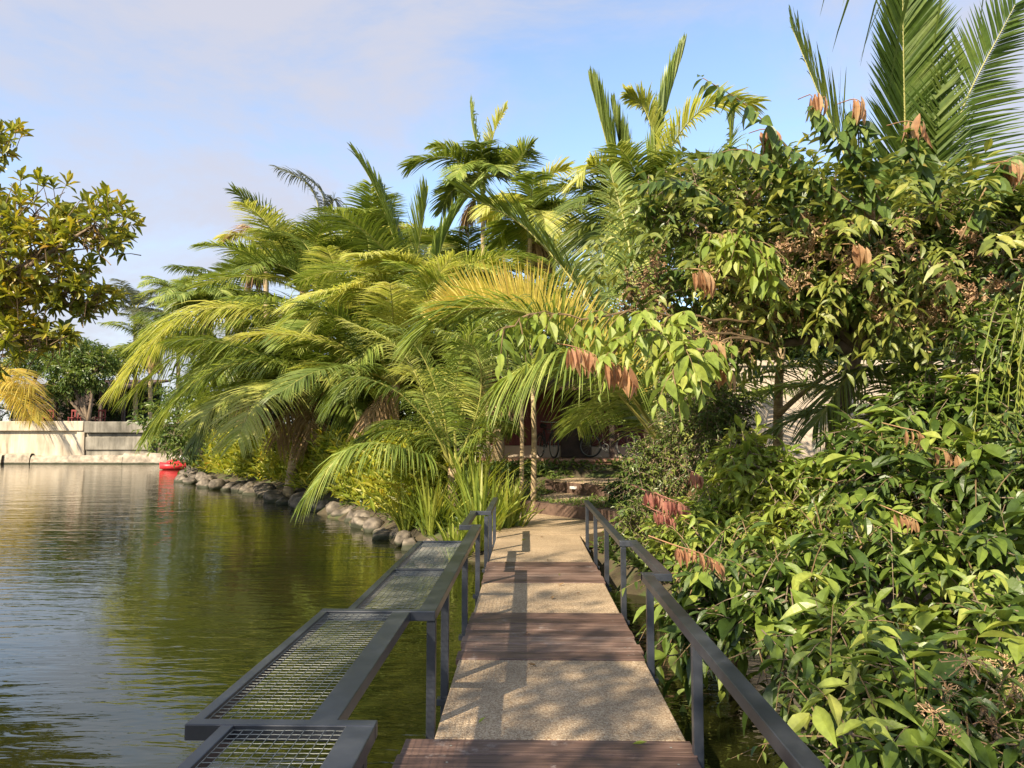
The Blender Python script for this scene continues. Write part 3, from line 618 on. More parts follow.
def tree(name, label, cat, base, blobs, n, tl, k, ll, lw, lm, r0=.12, tmpl=T_MID, seed=0, droop=.3, group=None, twigs=True, forks=5, bark='bark', inner=.45, outb=.8, hang=.35, trunk=None):
    rg = np.random.default_rng(seed); t = thing(name, label, cat, base, group)
    tm = MB()
    if trunk is not None:
        tp = catmull(trunk, 14); tm.tube(tp, np.linspace(r0*1.25, r0*.8, 14), 10); b0 = tp[-1]
    else: b0 = np.array(base, float)
    branches(tm, rg, b0, blobs, r0*(.8 if trunk is not None else 1), forks)
    p, u, pk = blob_pts(rg, blobs, n, inner)
    d = nrm(u*outb+rg.normal(0, .45, (n, 3))+UP*.25)
    m = MB(); sprays(m, rg, p-d*tl*.6, d, tl, k, ll, lw, droop, tmpl, 0, tm if twigs else None, 0, hang)
    tm.build('trunk', M[bark], t, smooth=True)
    m.build('crown', M[lm], t, smooth=False)
    return t, p, u

# palm fronds
def frond_mesh(path, nl, Ln, wd, droop=.35, vee=.35, fwd=.45, t0=.16, seed=0, rr=.02, jag=.07, side_ref=None, narrow=1.0, prof=None):
    rg = np.random.default_rng(seed); m = MB(); n = 26
    p = catmull(path, n); T = nrm(np.gradient(p, axis=0))
    S = np.cross(T, UP)
    # keep the side axis stable where the rachis is near vertical
    if side_ref is None:
        hz = p[-1]-p[0]; hz[2] = 0
        if np.linalg.norm(hz) < .05*np.linalg.norm(p[-1]-p[0])+1e-6: hz = np.array([0, 1.0, 0])
        side_ref = np.cross(nrm(hz), UP)
    side_ref = nrm(side_ref)
    S = np.where(np.abs(np.linalg.norm(S, axis=1))[:, None] < .5, side_ref-T*(T@side_ref)[:, None], S)
    S = nrm(S); S = np.where((S@side_ref)[:, None] < 0, -S, S)
    for i in range(1, n): S[i] = nrm(S[i]*.5+S[i-1]*.5-T[i]*np.dot(S[i]*.5+S[i-1]*.5, T[i]))
    Nn = np.cross(S, T); Nn = np.where((Nn[:, 2:3] < -.2), -Nn, Nn)
    m.tube(p, np.interp(np.linspace(0, 1, n), [0, .15, 1], [rr*1.8, rr, rr*.18]), 6, 1)
    nl = int(nl*1.2); wd = wd*.8; Ln = Ln*1.08
    t = np.linspace(t0, 1, nl); fi = t*(n-1); i0 = np.minimum(fi.astype(int), n-2); fr = (fi-i0)[:, None]
    lerp = lambda A: A[i0]*(1-fr)+A[i0+1]*fr
    bp, bT, bS, bN = lerp(p), nrm(lerp(T)), nrm(lerp(S)), nrm(lerp(Nn))
    lp = np.interp(t, [0, .15, .4, .75, .93, 1], prof or [.45, .8, 1, .8, .5, .32])
    seg = np.array([0, .12, .4, .7, .9, 1.0]); ww = np.array([.35, .85, 1, .72, .35, .04])
    for sd_ in (-1, 1):
        f = fwd+.55*t[:, None]**2.5*1.6
        D = nrm(sd_*bS*narrow+bT*(f+rg.normal(0, jag*.6, (nl, 1)))+bN*(vee+rg.normal(0, jag, (nl, 1))))
        l = Ln*lp*rg.uniform(.86, 1.08, nl); dr = droop*rg.uniform(.7, 1.35, nl)
        c = bp[:, None]+D[:, None]*(l[:, None]*seg)[..., None]-UP*((l*dr)[:, None]*seg**2)[..., None]
        tw = rg.uniform(-.5, .5, (nl, 1))
        W = nrm(bT-D*np.sum(bT*D, 1, keepdims=True)+bN*tw)
        wv = W[:, None]*(wd*rg.uniform(.8, 1.15, nl)[:, None]*ww)[..., None]*.5
        V = np.stack([c-wv, c+wv], 2).reshape(nl, -1, 3)
        K = len(seg); q0 = np.array([(2*j, 2*j+1, 2*j+3, 2*j+2) for j in range(K-1)])
        q = q0[None]+(np.arange(nl)*2*K)[:, None, None]
        m.add(V.reshape(-1, 3), q.reshape(-1, 4), mat=0)
    return m
def rand_path(rg, c, az, e0, L_, bend, n=6):
    p = [np.array(c, float)]; h = np.array([math.cos(az), math.sin(az), 0])
    for i in range(1, n):
        s = (i-.5)/(n-1); e = e0-bend*s**1.25
        p.append(p[-1]+(h*math.cos(e)+UP*math.sin(e))*L_/(n-1))
    return p
def palm(label, base, crown, rt, heroes=(), nr=0, Lr=3.5, leaflet=.75, wd=.035, mats=('coco',), seed=0, nl=75, droop=.4, shaft=False, cat='palm tree', e_rng=(.1, 1.2), bend=1.4, name='coconut_palm', group=None, azs=None, lean=None, rr=.02, rmat='rachis', vee=.3, nutz=0):
    rg = np.random.default_rng(seed+1000); t = thing(name, label, cat, base, group)
    base = np.array(base, float); crown = np.array(crown, float)
    m = MB(); H = np.linalg.norm(crown-base); nn = max(8, int(H/.12)); mid = (base+crown)/2+(np.array(lean) if lean is not None else 0)
    p = catmull([base-UP*.2, mid, crown], nn); rad = rt*np.interp(np.linspace(0, 1, nn), [0, .12, .5, 1], [1.5, 1.1, .95, .8]); rad = rad*(1+.06*(np.arange(nn) % 2))
    m.tube(p, rad, 12); m.build('trunk', M['palmbark'], t, smooth=True)
    if shaft:
        m = MB(); m.tube(catmull([crown-UP*.05, crown+UP*.35, crown+UP*.8], 8), np.interp(np.linspace(0, 1, 8), [0, .3, 1], [rt*1.15, rt*1.25, rt*.5]), 10); m.build('crownshaft', M['stemg'], t, smooth=True)
    for i, h in enumerate(heroes):
        pts, kw = h[0], dict(h[1]) if len(h) > 1 else {}
        mt = kw.pop('m', mats[0]); LL = kw.pop('L', leaflet); W_ = kw.pop('w', wd); dd = kw.pop('droop', droop); NL = kw.pop('nl', nl); vv = kw.pop('vee', vee)
        fm = frond_mesh([P(*q) if isinstance(q, tuple) else q for q in pts], NL, LL, W_, dd, vv, seed=seed*50+i, rr=rr, **kw)
        fm.build('frond', [M[mt], M[rmat]], t)
    for i in range(nr):
        az = azs[i] if azs is not None else i*2.4+rg.uniform(-.3, .3)
        e0 = rg.uniform(*e_rng); ll = Lr*rg.uniform(.8, 1.15)
        fm = frond_mesh(rand_path(rg, crown+UP*(.5 if shaft else 0), az, e0, ll, bend*rg.uniform(.7, 1.25)), nl, leaflet, wd, droop, vee, seed=seed*50+30+i, rr=rr)
        fm.build('frond', [M[mats[int(rg.integers(len(mats)))]], M[rmat]], t)
    for i in range(2 if nr > 6 else 0):
        fm = frond_mesh(rand_path(rg, crown-UP*.08, rg.uniform(0, 6.28), -.5, min(Lr, 3.4)*.55, .9), 36, leaflet*.6, wd, 1.0, .0, seed=seed*50+90+i, rr=rr*.8, jag=.25)
        fm.build('dead_frond', [M['dry'], M['twig']], t)
    return t
def gb(px, Y, py=470):
    p = P(px, py, Y); return (float(p[0]), Y, gz(p[0], Y)-.05)

# ------------------------------------------------------------------ palms of the left grove
palm('short coconut palm leaning over the flower bed with fronds arching to the far wall', gb(288, 24.5), P(306, 392, 24), .16,
  [([(306,392,24),(296,370,23.8),(250,362,23.3),(198,380,22.8),(152,428,22.4)], {'L': 2.1, 'droop': .55, 'm': 'coco', 'nl': 130}),
   ([(306,392,24),(335,362,23),(372,352,22),(405,395,21)], {'L': 1.4, 'm': 'coco'}),
   ([(306,392,24),(270,385,22.5),(225,400,21.5),(195,440,21)], {'L': 1.3, 'm': 'coco_dark', 'droop': .7}),
   ([(306,392,24),(330,385,22.6),(352,405,21.6),(360,440,21)], {'L': 1.3, 'm': 'coco_dark', 'droop': .7})],
  15, 4.4, 1.5, .055, ('coco', 'coco_yel', 'coco_dark', 'coco'), 1, 85, .45, bend=1.15, rr=.035)
palm('coconut palm with a long yellow tipped frond reaching left above the pond', gb(345, 27.5), P(345, 350, 27), .18,
  [([(345,350,27),(305,322,26.5),(245,308,26),(180,318,25.6),(118,384,25.2)], {'L': 2.3, 'droop': .6, 'm': 'coco_yel', 'nl': 140}),
   ([(345,345,27),(320,292,26.5),(275,264,26.2),(222,272,26)], {'L': 1.5, 'droop': .15, 'm': 'coco_dark', 'vee': .8}),
   ([(345,350,27),(290,345,26.5),(200,345,26),(128,395,25.8)], {'L': 1.6, 'droop': .7, 'm': 'coco'}),
   ([(345,345,27),(322,280,27),(300,240,27.5),(262,236,28)], {'L': 1.2, 'm': 'coco'}),
   ([(345,345,27),(362,290,27),(368,240,27),(340,215,27)], {'L': 1.2, 'm': 'coco'})],
  18, 4.8, 1.6, .06, ('coco', 'coco_dark', 'coco_yel', 'coco'), 2, 85, .38, bend=1.1, rr=.035, e_rng=(.2, 1.3))
palm('coconut palm with upright spear fronds in the middle of the grove', gb(420, 24), P(420, 300, 23.5), .17,
  [([(415,300,23.5),(398,250,23.5),(378,195,23.6),(357,156,23.7)], {'L': 1.9, 'm': 'coco_dark', 'narrow': .55, 'fwd': 1.1, 'w': .08}),
   ([(418,298,23.5),(418,255,23.5),(423,220,23.5),(427,195,23.5)], {'L': 1.5, 'm': 'coco', 'fwd': 1.1, 'droop': .1, 'w': .07}),
   ([(432,305,23),(437,262,23),(453,220,23),(478,182,23)], {'L': 1.5, 'm': 'coco', 'narrow': .3, 'fwd': 1.6, 'w': .09}),
   ([(436,303,22.5),(418,273,22),(392,261,21.5),(362,264,21.2)], {'L': 1.1, 'm': 'coco_yel', 'droop': .3}),
   ([(425,305,23),(380,280,22),(340,295,21.5),(308,335,21)], {'L': 1.3, 'm': 'coco_yel', 'droop': .35}),
   ([(430,305,22.5),(470,288,21.5),(510,320,20.8),(530,375,20)], {'L': 1.3, 'm': 'coco'}),
   ([(425,310,22.5),(400,320,21),(370,345,20),(345,395,19.5)], {'L': 1.2, 'm': 'coco'})],
  18, 4.1, 1.4, .055, ('coco', 'coco_dark', 'coco_yel'), 3, 80, .32, bend=1.0, rr=.03, e_rng=(.1, 1.3))
palm('tall coconut palm at the left shoulder of the grove skyline', gb(300, 30), P(303, 292, 30), .16, (), 17, 4.2, 1.6, .07, ('coco', 'coco_yel', 'coco_dark'), 17, 80, .3, bend=1.05, rr=.035, e_rng=(.2, 1.3))
palm('tall coconut palm behind the upright spear fronds', gb(372, 31), P(372, 262, 31), .16, (), 17, 3.8, 1.5, .07, ('coco', 'coco_yel', 'coco'), 18, 80, .3, bend=1.05, rr=.035, e_rng=(.1, 1.2))
palm('coconut palm at the back between the two slim palms', gb(468, 30), P(468, 285, 30), .16, (), 15, 3.6, 1.4, .07, ('coco', 'coco_dark', 'coco_yel'), 19, 80, .3, bend=1.0, rr=.035, e_rng=(.1, 1.2))
palm('coconut palm hidden low behind the flower bed left of the leaning one', (-10.2, 30.2, gz(-10.2, 30.2)), P(238, 372, 29), .16, (), 15, 4.3, 1.5, .06, ('coco', 'coco_dark'), 13, 85, .6, rr=.035)
palm('coconut palm in the heart of the grove behind the young one', gb(392, 21), P(395, 385, 20.6), .16, (), 15, 4.0, 1.3, .055, ('coco', 'coco_dark', 'coco_yel'), 14, 80, .35, bend=1.1, rr=.03, e_rng=(.2, 1.35))
palm('bushy coconut palm left of the house front', gb(498, 20.5), P(500, 352, 20.2), .15, (), 17, 3.8, 1.2, .055, ('coco', 'coco_dark', 'coco'), 15, 80, .35, bend=1.1, rr=.03, e_rng=(.1, 1.2))
palm('coconut palm behind the house with fronds above its roof', gb(575, 24.5), P(575, 345, 24.5), .15, (), 15, 4.0, 1.3, .06, ('coco_dark', 'coco'), 16, 80, .5, rr=.03, e_rng=(.0, 1.1))
palm('young coconut palm on the bank with a frond trailing to the rocks', gb(455, 15.5), P(453, 468, 15.2), .13,
  [([(448,470,15.2),(420,455,14.8),(382,444,14.4),(345,452,14.1),(306,496,13.8)], {'L': 1.05, 'm': 'coco', 'droop': .7, 'w': .04, 'nl': 85}),
   ([(450,465,15.2),(433,430,15),(399,393,14.8),(356,379,14.6),(328,406,14.4)], {'L': .95, 'm': 'coco_dark', 'droop': .6}),
   ([(452,465,15.2),(440,400,15),(415,345,14.8),(378,322,14.6)], {'L': 1.0, 'm': 'coco'}),
   ([(456,465,15.2),(455,390,15.2),(470,335,15),(505,318,14.8)], {'L': 1.0, 'm': 'coco'}),
   ([(460,468,15.2),(480,440,15),(505,405,15),(545,365,15)], {'L': .9, 'm': 'coco', 'droop': .6}),
   ([(453,465,15.2),(428,405,15.4),(400,350,15.8),(345,320,16)], {'L': 1.0, 'm': 'coco_yel'}),
   ([(458,465,15.2),(480,400,14.5),(475,350,14),(440,330,13.6)], {'L': .9, 'm': 'coco'})],
  5, 2.6, .85, .036, ('coco', 'coco_dark'), 4, 75, .5, rr=.022, e_rng=(.8, 1.35), azs=[1.6, 2.1, 2.7, 3.2, 1.1])
def nc(px, py, Y, label, seed, mats, nr=11, Lr=1.9, heroes=(), leaflet=1.0, H=None, **kw):
    c = P(px, py, Y); palm(label, gb(px, Y), c-UP*.5, .09, heroes, nr, Lr, leaflet, .085, mats, seed, 46, .35, True, name='areca_palm', rr=.02, **kw)
nc(483, 178, 27, 'slim palm with the highest crown in the middle of the grove', 5, ('coco', 'coco_dark'), 11, 2.3,
   [([(484,176,27),(478,150,27),(472,125,27),(470,103,27)], {'L': 1.2}), ([(485,176,27),(490,150,27),(496,128,27),(506,108,27)], {'L': 1.2, 'm': 'coco_yel'}),
    ([(482,178,27),(455,160,26.5),(430,158,26),(408,166,26)], {'L': 1.2, 'm': 'coco_dark'}), ([(486,178,27),(510,168,26.5),(522,155,26),(532,145,26)], {'L': 1.2})], e_rng=(.0, 1.1))
nc(530, 222, 24, 'yellow green palm right of the tallest slim palm', 6, ('coco_yel', 'coco_yel', 'coco'), 13, 2.1,
   [([(532,220,24),(542,192,24),(552,175,24),(566,168,24)], {'L': 1.2, 'm': 'coco_yel'}), ([(532,222,24),(560,210,23.7),(580,228,23.5),(592,262,23.4)], {'L': 1.2, 'm': 'coco_yel', 'droop': .6})], bend=1.7)
# ------------------------------------------------------------------ palms right of the path
palm('coconut palm right of the path whose big frond sweeps over the steps', gb(674, 12.5), P(672, 462, 12.2), .15,
  [([(670,455,12),(618,392,11.6),(548,322,11.3),(470,308,11.1),(422,332,11)], {'L': 1.6, 'm': 'coco', 'droop': .4, 'nl': 130, 'w': .04}),
   ([(668,450,12),(622,385,11.3),(568,352,10.9),(505,378,10.6)], {'L': 1.35, 'm': 'coco', 'droop': .75, 'nl': 100}),
   ([(668,452,12.4),(600,320,13),(530,232,13.4),(462,192,13.6)], {'L': 1.3, 'm': 'coco_dark', 'nl': 110, 'w': .055, 'droop': .15}),
   ([(668,452,12.1),(612,382,11.8),(545,318,11.5),(478,306,11.4),(436,322,11.3)], {'L': .85, 'm': 'coco_gold', 'droop': .0, 'vee': 1.8, 'nl': 95, 'w': .042}),
   ([(668,450,12),(640,340,13),(628,240,13.4),(610,170,13.6)], {'L': 1.1, 'm': 'coco', 'droop': .4})],
  7, 3.3, 1.1, .042, ('coco', 'coco_dark'), 7, 90, .5, rr=.035, azs=[2.0, 1.2, .3, 5.6, .8, 1.7, 2.3], e_rng=(.8, 1.3))
palm('tall palm with spear like fronds standing above the fruiting tree', gb(650, 18), P(652, 232, 17.5), .15,
  [([(640,232,17.5),(620,190,17.5),(606,140,17.5),(592,88,17.5)], {'L': 1.6, 'm': 'coco_dark', 'narrow': .4, 'fwd': 1.5, 'droop': .1, 'w': .07}),
   ([(640,232,17.5),(628,200,17.5),(622,160,17.5),(613,110,17.5)], {'L': 1.3, 'm': 'coco_dark', 'narrow': .4, 'fwd': 1.5, 'droop': .1, 'w': .07}),
   ([(648,225,17.5),(655,165,17.5),(667,105,17.5),(682,54,17.5)], {'L': 1.5, 'm': 'coco', 'narrow': .25, 'fwd': 2.0, 'droop': .05, 'w': .08}),
   ([(655,225,17.5),(668,155,17.2),(705,108,17),(757,103,16.8)], {'L': 1.1, 'm': 'coco_yel', 'droop': .3, 'w': .07}),
   ([(652,222,17.5),(655,150,17.5),(645,110,17.5),(628,94,17.5)], {'L': 1.0, 'm': 'coco_yel', 'w': .07}),
   ([(645,230,17.5),(615,185,17),(592,165,16.8),(578,180,16.6)], {'L': .9, 'm': 'coco_yel'}),
   ([(642,232,17.5),(618,190,16.8),(606,235,16.2),(596,310,16)], {'L': 1.5, 'm': 'coco_dark', 'droop': .25, 'nl': 110}),
   ([(650,232,17.5),(640,190,16.5),(636,220,15.8),(632,290,15.5)], {'L': .9, 'm': 'coco_yel', 'droop': .3}),
   ([(660,228,17.5),(700,180,17),(728,150,17),(735,112,17)], {'L': 1.1, 'm': 'coco', 'w': .07}),
   ([(660,230,17.5),(690,190,16.8),(715,175,16.4),(750,185,16)], {'L': .9, 'm': 'coco_grey'})],
  13, 2.9, 1.1, .05, ('coco', 'coco_dark', 'coco_yel'), 8, 80, .35, rr=.028)
palm('tallest coconut palm in the upper right corner with fronds above the bushes', gb(925, 9.4), P(918, 330, 9.2), .14,
  [([(917,310,9.2),(908,210,9),(904,90,8.8),(902,-50,8.6)], {'L': .95, 'm': 'deep', 'nl': 190, 'w': .045, 'droop': .05, 'fwd': .95, 'side_ref': (1, .1, 0), 'vee': .5}),
   ([(922,310,9.2),(940,200,8.9),(962,110,8.8),(1015,5,8.6)], {'L': .95, 'm': 'deep', 'nl': 100, 'w': .034, 'droop': .1, 'side_ref': (1, .1, .3), 'vee': .2}),
   ([(912,312,9.2),(880,230,9.3),(838,140,9.5),(792,28,9.7)], {'L': 1.3, 'm': 'coco_dark', 'nl': 95, 'narrow': .8, 'fwd': .8, 'droop': .3}),
   ([(922,310,9.2),(975,235,8.6),(1020,215,8.2),(1070,240,8)], {'L': .9, 'm': 'coco_dark'}),
   ([(912,315,9.2),(860,270,8.8),(800,260,8.5),(750,300,8.3)], {'L': .9, 'm': 'coco_dark'})],
  6, 3.0, .9, .036, ('coco_dark', 'coco'), 9, 85, .3, rr=.024, e_rng=(.5, 1.2), lean=(.1, 0, 0))
palm('squat palm with thick green frond stems among the right bushes', gb(930, 9.8), P(930, 440, 9.4), .17,
  [([(925,440,9.4),(895,385,9.2),(855,372,9),(815,425,8.8)], {'L': .8, 'm': 'coco_dark', 'droop': .6}),
   ([(928,440,9.4),(905,370,9.3),(890,320,9.3),(850,290,9.2)], {'L': .8, 'm': 'coco_dark'}),
   ([(932,440,9.4),(950,380,9.2),(985,330,9),(1030,330,8.8)], {'L': .8, 'm': 'coco_dark'}),
   ([(930,440,9.4),(926,380,9.3),(935,320,9.2),(960,280,9.1)], {'L': .8, 'm': 'coco'})],
  7, 2.2, .75, .036, ('coco_dark', 'coco'), 10, 70, .4, rr=.035, e_rng=(.5, 1.2), rmat='rachis')
# ------------------------------------------------------------------ far palms
palm('distant grey green palm with fronds blown left above the grove', gb(318, 40, 440), P(316, 236, 40), .15,
  [([(316,236,40),(318,205,40),(305,182,40),(278,168,40)], {'L': 1.9, 'm': 'coco_grey'}), ([(316,236,40),(324,210,40),(320,190,40),(300,172,40)], {'L': 1.5, 'm': 'coco_grey'}), ([(316,236,40),(330,215,40),(335,200,40),(345,240,40)], {'L': 1.2, 'm': 'coco_grey'})],
  3, 2.4, 1.3, .09, ('coco_grey',), 11, 45, .5, rr=.04)
palm('distant palm with a rusty brown drooping frond left of the grove', gb(268, 38, 440), P(266, 256, 38), .15,
  [([(266,256,38),(262,238,38),(248,228,38),(226,240,38)], {'L': 1.2, 'm': 'seed'}), ([(266,256,38),(278,240,38),(292,250,38),(300,280,38)], {'L': 1.2, 'm': 'coco_yel'})],
  7, 2.8, 1.2, .08, ('coco', 'coco_yel'), 12, 45, .5, rr=.04)
for k, (px, py, Y, s, lab, mt) in enumerate(((178, 300, 62, 3.9, 'far palm with a spiky top above the long arching frond', 'coco'), (135, 312, 62, 4.0, 'farthest pale palm between the almond tree and the grove', 'coco_grey'), (205, 318, 40, 3.2, 'far palm tucked low behind the arching fronds', 'coco'), (150, 350, 61, 5.0, 'far palm drooping over the right end of the pond wall', 'coco'), (228, 300, 42, 3.6, 'far palm just left of the grove top', 'coco_dark'), (-14, 388, 56, 4.6, 'yellow palm at the left edge above the cream wall', 'coco_gold'))):
    b = gb(px, Y+ (4 if k == 5 else 0), 440)
    palm(lab, b, P(px, py, b[1]), .16, () if k != 5 else (([(-10,395,56),(5,380,55.5),(22,385,55),(42,415,54.5)], {'L': 2.6, 'droop': .5}), ([(-10,398,56),(6,392,55.5),(20,400,55),(32,420,54.5)], {'L': 2.2, 'droop': .5}), ([(-10,395,56),(0,375,55.5),(14,370,55),(34,388,54.5)], {'L': 2.4, 'droop': .5})), 14, s, 1.3, .10, (mt,), 20+k, 42, .5, rr=.04, e_rng=(.1, 1.3), name='coconut_palm')
# palm standing behind the viewer whose frond tip hangs into the top of the view
palm('palm overhead whose dark leaf tips hang into the top right of the view', (5.6, -3.2, gz(5.6, -3.2)), (5.2, -2.6, 5.2), .15,
  [([np.array([5.2,-2.6,5.2]),np.array([4.3,-.9,6.0]),np.array([2.9,1.4,5.0]),P(975,-115,2.9),P(830,-95,3.1)], {'L': .55, 'm': 'coco_dark', 'droop': 1.3, 'w': .03, 'nl': 24})],
  7, 3.2, .9, .04, ('coco',), 30, 70, .5, azs=[0, .9, 5.4, 4.6, 3.9, -.5, 4.2])

# ------------------------------------------------------------------ background trees (dark mass behind everything)
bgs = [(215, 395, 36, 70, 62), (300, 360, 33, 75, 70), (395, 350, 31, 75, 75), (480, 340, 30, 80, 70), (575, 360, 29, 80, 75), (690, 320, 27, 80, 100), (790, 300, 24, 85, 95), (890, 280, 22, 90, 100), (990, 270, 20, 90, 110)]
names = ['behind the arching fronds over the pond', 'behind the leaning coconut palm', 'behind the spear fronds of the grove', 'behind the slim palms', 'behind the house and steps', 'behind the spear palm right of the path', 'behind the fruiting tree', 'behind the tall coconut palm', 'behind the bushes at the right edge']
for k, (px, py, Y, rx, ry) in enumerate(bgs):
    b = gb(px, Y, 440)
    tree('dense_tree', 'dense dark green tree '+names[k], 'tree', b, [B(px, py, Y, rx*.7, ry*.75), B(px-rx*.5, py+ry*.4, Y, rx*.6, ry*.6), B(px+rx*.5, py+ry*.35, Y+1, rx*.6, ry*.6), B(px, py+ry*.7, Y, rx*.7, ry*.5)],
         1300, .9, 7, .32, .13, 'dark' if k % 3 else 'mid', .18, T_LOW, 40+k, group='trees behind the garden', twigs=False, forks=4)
tree('shade_foliage', 'dark leafy mass added to stand for the shade behind the red chairs', 'shade_foliage', (WX(60)*1.15, 67, TZ), [B(px, 402, 66, 24, 22) for px in (-60, -25, 10, 45, 80, 115, 150)], 1500, .7, 7, .3, .14, 'dark', .1, T_LOW, 63, twigs=False, forks=2)  # dark leaves added to stand in for the shade under the far trees
# plumeria on the far terrace
for k, (px, lab) in enumerate(((30, 'leafy tree above the pavilion next to the yellow palm'), (75, 'leafy tree above the pavilion directly behind the forked tree'), (125, 'leafy tree above the right end of the pavilion'))):
    tree('dense_tree', lab, 'tree', (WX(px)*1.3, 72, TZ), [B(px, 362, 61, 26, 12), B(px+12, 350, 64, 22, 10)], 420, .9, 7, .4, .17, 'mid', .2, T_LOW, 64+k, twigs=False, forks=3)
tree('plumeria_tree', 'small round tree with a forked pale trunk on the far terrace', 'tree', (float(P(88, 420, 58)[0]), 58, TZ),
     [B(68, 372, 58, 24, 20), B(95, 368, 58, 26, 22), B(80, 350, 58.5, 22, 14), B(60, 388, 57.5, 14, 10)], 700, .8, 8, .42, .17, 'mid', .16, T_LOW, 60, twigs=False, forks=6)
# almond tree at left
rg = np.random.default_rng(71)
ab = (-14.8, 16.5, gz(-14.8, 16.5)); at_ = thing('almond_tree', 'tropical almond tree with yellowing leaf rosettes at the left edge', 'tree', ab)
bl = [B(-30, 140, 16.5, 45, 30), B(35, 215, 16, 55, 40), B(95, 225, 15.6, 38, 32), B(20, 265, 15.5, 60, 45), B(75, 290, 15.8, 38, 28), B(-40, 300, 16, 70, 80), B(20, 335, 15.5, 45, 18), B(-70, 220, 16.5, 60, 90)]
tm = MB(); tp = catmull([ab, (-14.4, 16.3, 1.6), (-13.6, 16.1, 3.6)], 12); tm.tube(tp, np.linspace(.26, .17, 12), 10)
branches(tm, rg, tp[-1], bl, .09, 9); tm.build('trunk', M['bark'], at_, smooth=True)
bl = [(b_[0]+np.array([.2, 0, 0]), b_[1]*1.06) for b_ in bl]
p, u, pk = blob_pts(rg, bl, 720, .3); d = nrm(u*.7+UP*.6+rg.normal(0, .3, p.shape)); m = MB()
rosettes(m, rg, p, d, 9, .31, .12); tw = MB()
for i in range(0, len(p), 1): tw.tube([p[i]-d[i]*.45-UP*.05, p[i]-d[i]*.2, p[i]], [.012, .009, .006], 4, cap=False)
m.build('crown', M['almond'], at_); tw.build('twig', M['twig'], at_)
# shade tree behind the viewer on the left bank
tree('shade_tree', 'broad tree standing on the bank behind the viewer', 'tree', (-6.6, -6.2, gz(-6.6, -6.2)), [((-5.6, -3.6, 6.3), (2.3, 2.5, 1.3)), ((-3.8, -2.4, 6.0), (1.6, 1.8, 1.0)), ((-6.8, -5.2, 6.4), (2.2, 2.0, 1.4)), ((-8.1, -3.2, 8.9), (1.7, 2.0, 1.1)), ((-7.0, -2.6, 7.6), (1.6, 1.8, .9)), ((-10, -3.4, 11.5), (1.8, 1.8, .7))],
     560, .6, 7, .24, .10, 'big', .2, T_LOW, 75, twigs=False, trunk=[(-6.6, -6.2, 0), (-6.5, -6.0, 2.4), (-6.1, -5.4, 4.4)])

# ------------------------------------------------------------------ right hand bushes
def young(parent, spec, mat='young', name='young_leaves', ll=.17):
    """limp new leaves hanging in a bunch from a twig tip: (point, count, spread direction)"""
    rg2 = np.random.default_rng(len(spec)*7+3)
    for (pt, k, dx) in spec:
        k = int(k*1.6); m = MB(); s = np.linspace(0, 1, k); c = np.array(pt)
        pos = c[None]+np.stack([dx*s, .05*rg2.normal(0, 1, k), -.35*abs(dx)*s**2], 1)
        A = np.stack([rg2.normal(0, .14, k)+.12*np.sign(dx), rg2.normal(0, .14, k), -np.ones(k)], 1)
        Nr = np.stack([rg2.normal(0, .6, k), -np.ones(k), rg2.normal(.2, .2, k)], 1)
        inst(m, T_BIG, pos, A, Nr, ll*rg2.uniform(.75, 1.15, k), ll*.24*rg2.uniform(.8, 1.2, k))
        m.tube(catmull([c+np.array([-dx*.5, .22, .06]), c+np.array([0, .02, .015]), pos[k//2], pos[-1]], 8), [.005]*4+[.0035]*4, 4)
        m.build(name, M[mat], parent)
def seeds(parent, rg, pts, n=40, r=.16, s=.020):
    T = leaf_template(3, .6, .2, ([0, .5, 1], [.3, 1, .3]))
    for q in pts:
        m = MB(); R_ = r*rg.uniform(.8, 1.5); nt_ = 12; per = max(3, int(n/nt_*rg.uniform(.7, 1.3)))
        for z in range(nt_):
            e = q+nrm(rg.normal(0, 1, 3)+UP*.2)*R_*rg.uniform(.6, 1.1); m.tube([q, (q+e)/2+rg.normal(0, .01, 3), e], .0025, 3, cap=False)
            u_ = rg.uniform(.3, 1.0, per)[:, None]; pos = q+(e-q)*u_+rg.normal(0, .014, (per, 3))
            inst(m, T, pos, rg.normal(0, 1, (per, 3)), rg.normal(0, 1, (per, 3)), s*rg.uniform(.7, 1.7, per), np.full(per, s*.75))
        m.build('seed_cluster', M['seed'], parent)

# A: fruiting tree, upper right
rg = np.random.default_rng(80)
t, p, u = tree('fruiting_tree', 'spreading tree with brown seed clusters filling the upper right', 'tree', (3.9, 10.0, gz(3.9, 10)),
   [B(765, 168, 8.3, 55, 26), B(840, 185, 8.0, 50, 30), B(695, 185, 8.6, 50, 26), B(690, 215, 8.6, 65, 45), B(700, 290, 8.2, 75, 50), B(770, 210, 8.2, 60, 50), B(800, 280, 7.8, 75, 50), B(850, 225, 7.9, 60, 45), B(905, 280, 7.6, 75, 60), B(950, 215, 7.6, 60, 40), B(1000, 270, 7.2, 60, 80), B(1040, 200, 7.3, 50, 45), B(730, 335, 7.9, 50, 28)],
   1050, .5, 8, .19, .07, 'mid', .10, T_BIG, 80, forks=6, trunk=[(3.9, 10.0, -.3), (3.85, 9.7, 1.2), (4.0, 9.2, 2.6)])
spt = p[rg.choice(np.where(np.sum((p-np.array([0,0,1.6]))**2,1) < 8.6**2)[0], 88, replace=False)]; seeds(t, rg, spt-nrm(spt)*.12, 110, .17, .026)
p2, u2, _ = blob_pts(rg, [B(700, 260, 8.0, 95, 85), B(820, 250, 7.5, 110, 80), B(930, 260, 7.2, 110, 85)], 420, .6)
m = MB(); sprays(m, rg, p2, nrm(u2+rg.normal(0, .5, p2.shape)), .45, 8, .17, .062, .3, T_BIG); m.build('olive_leaves', M['olive'], t)
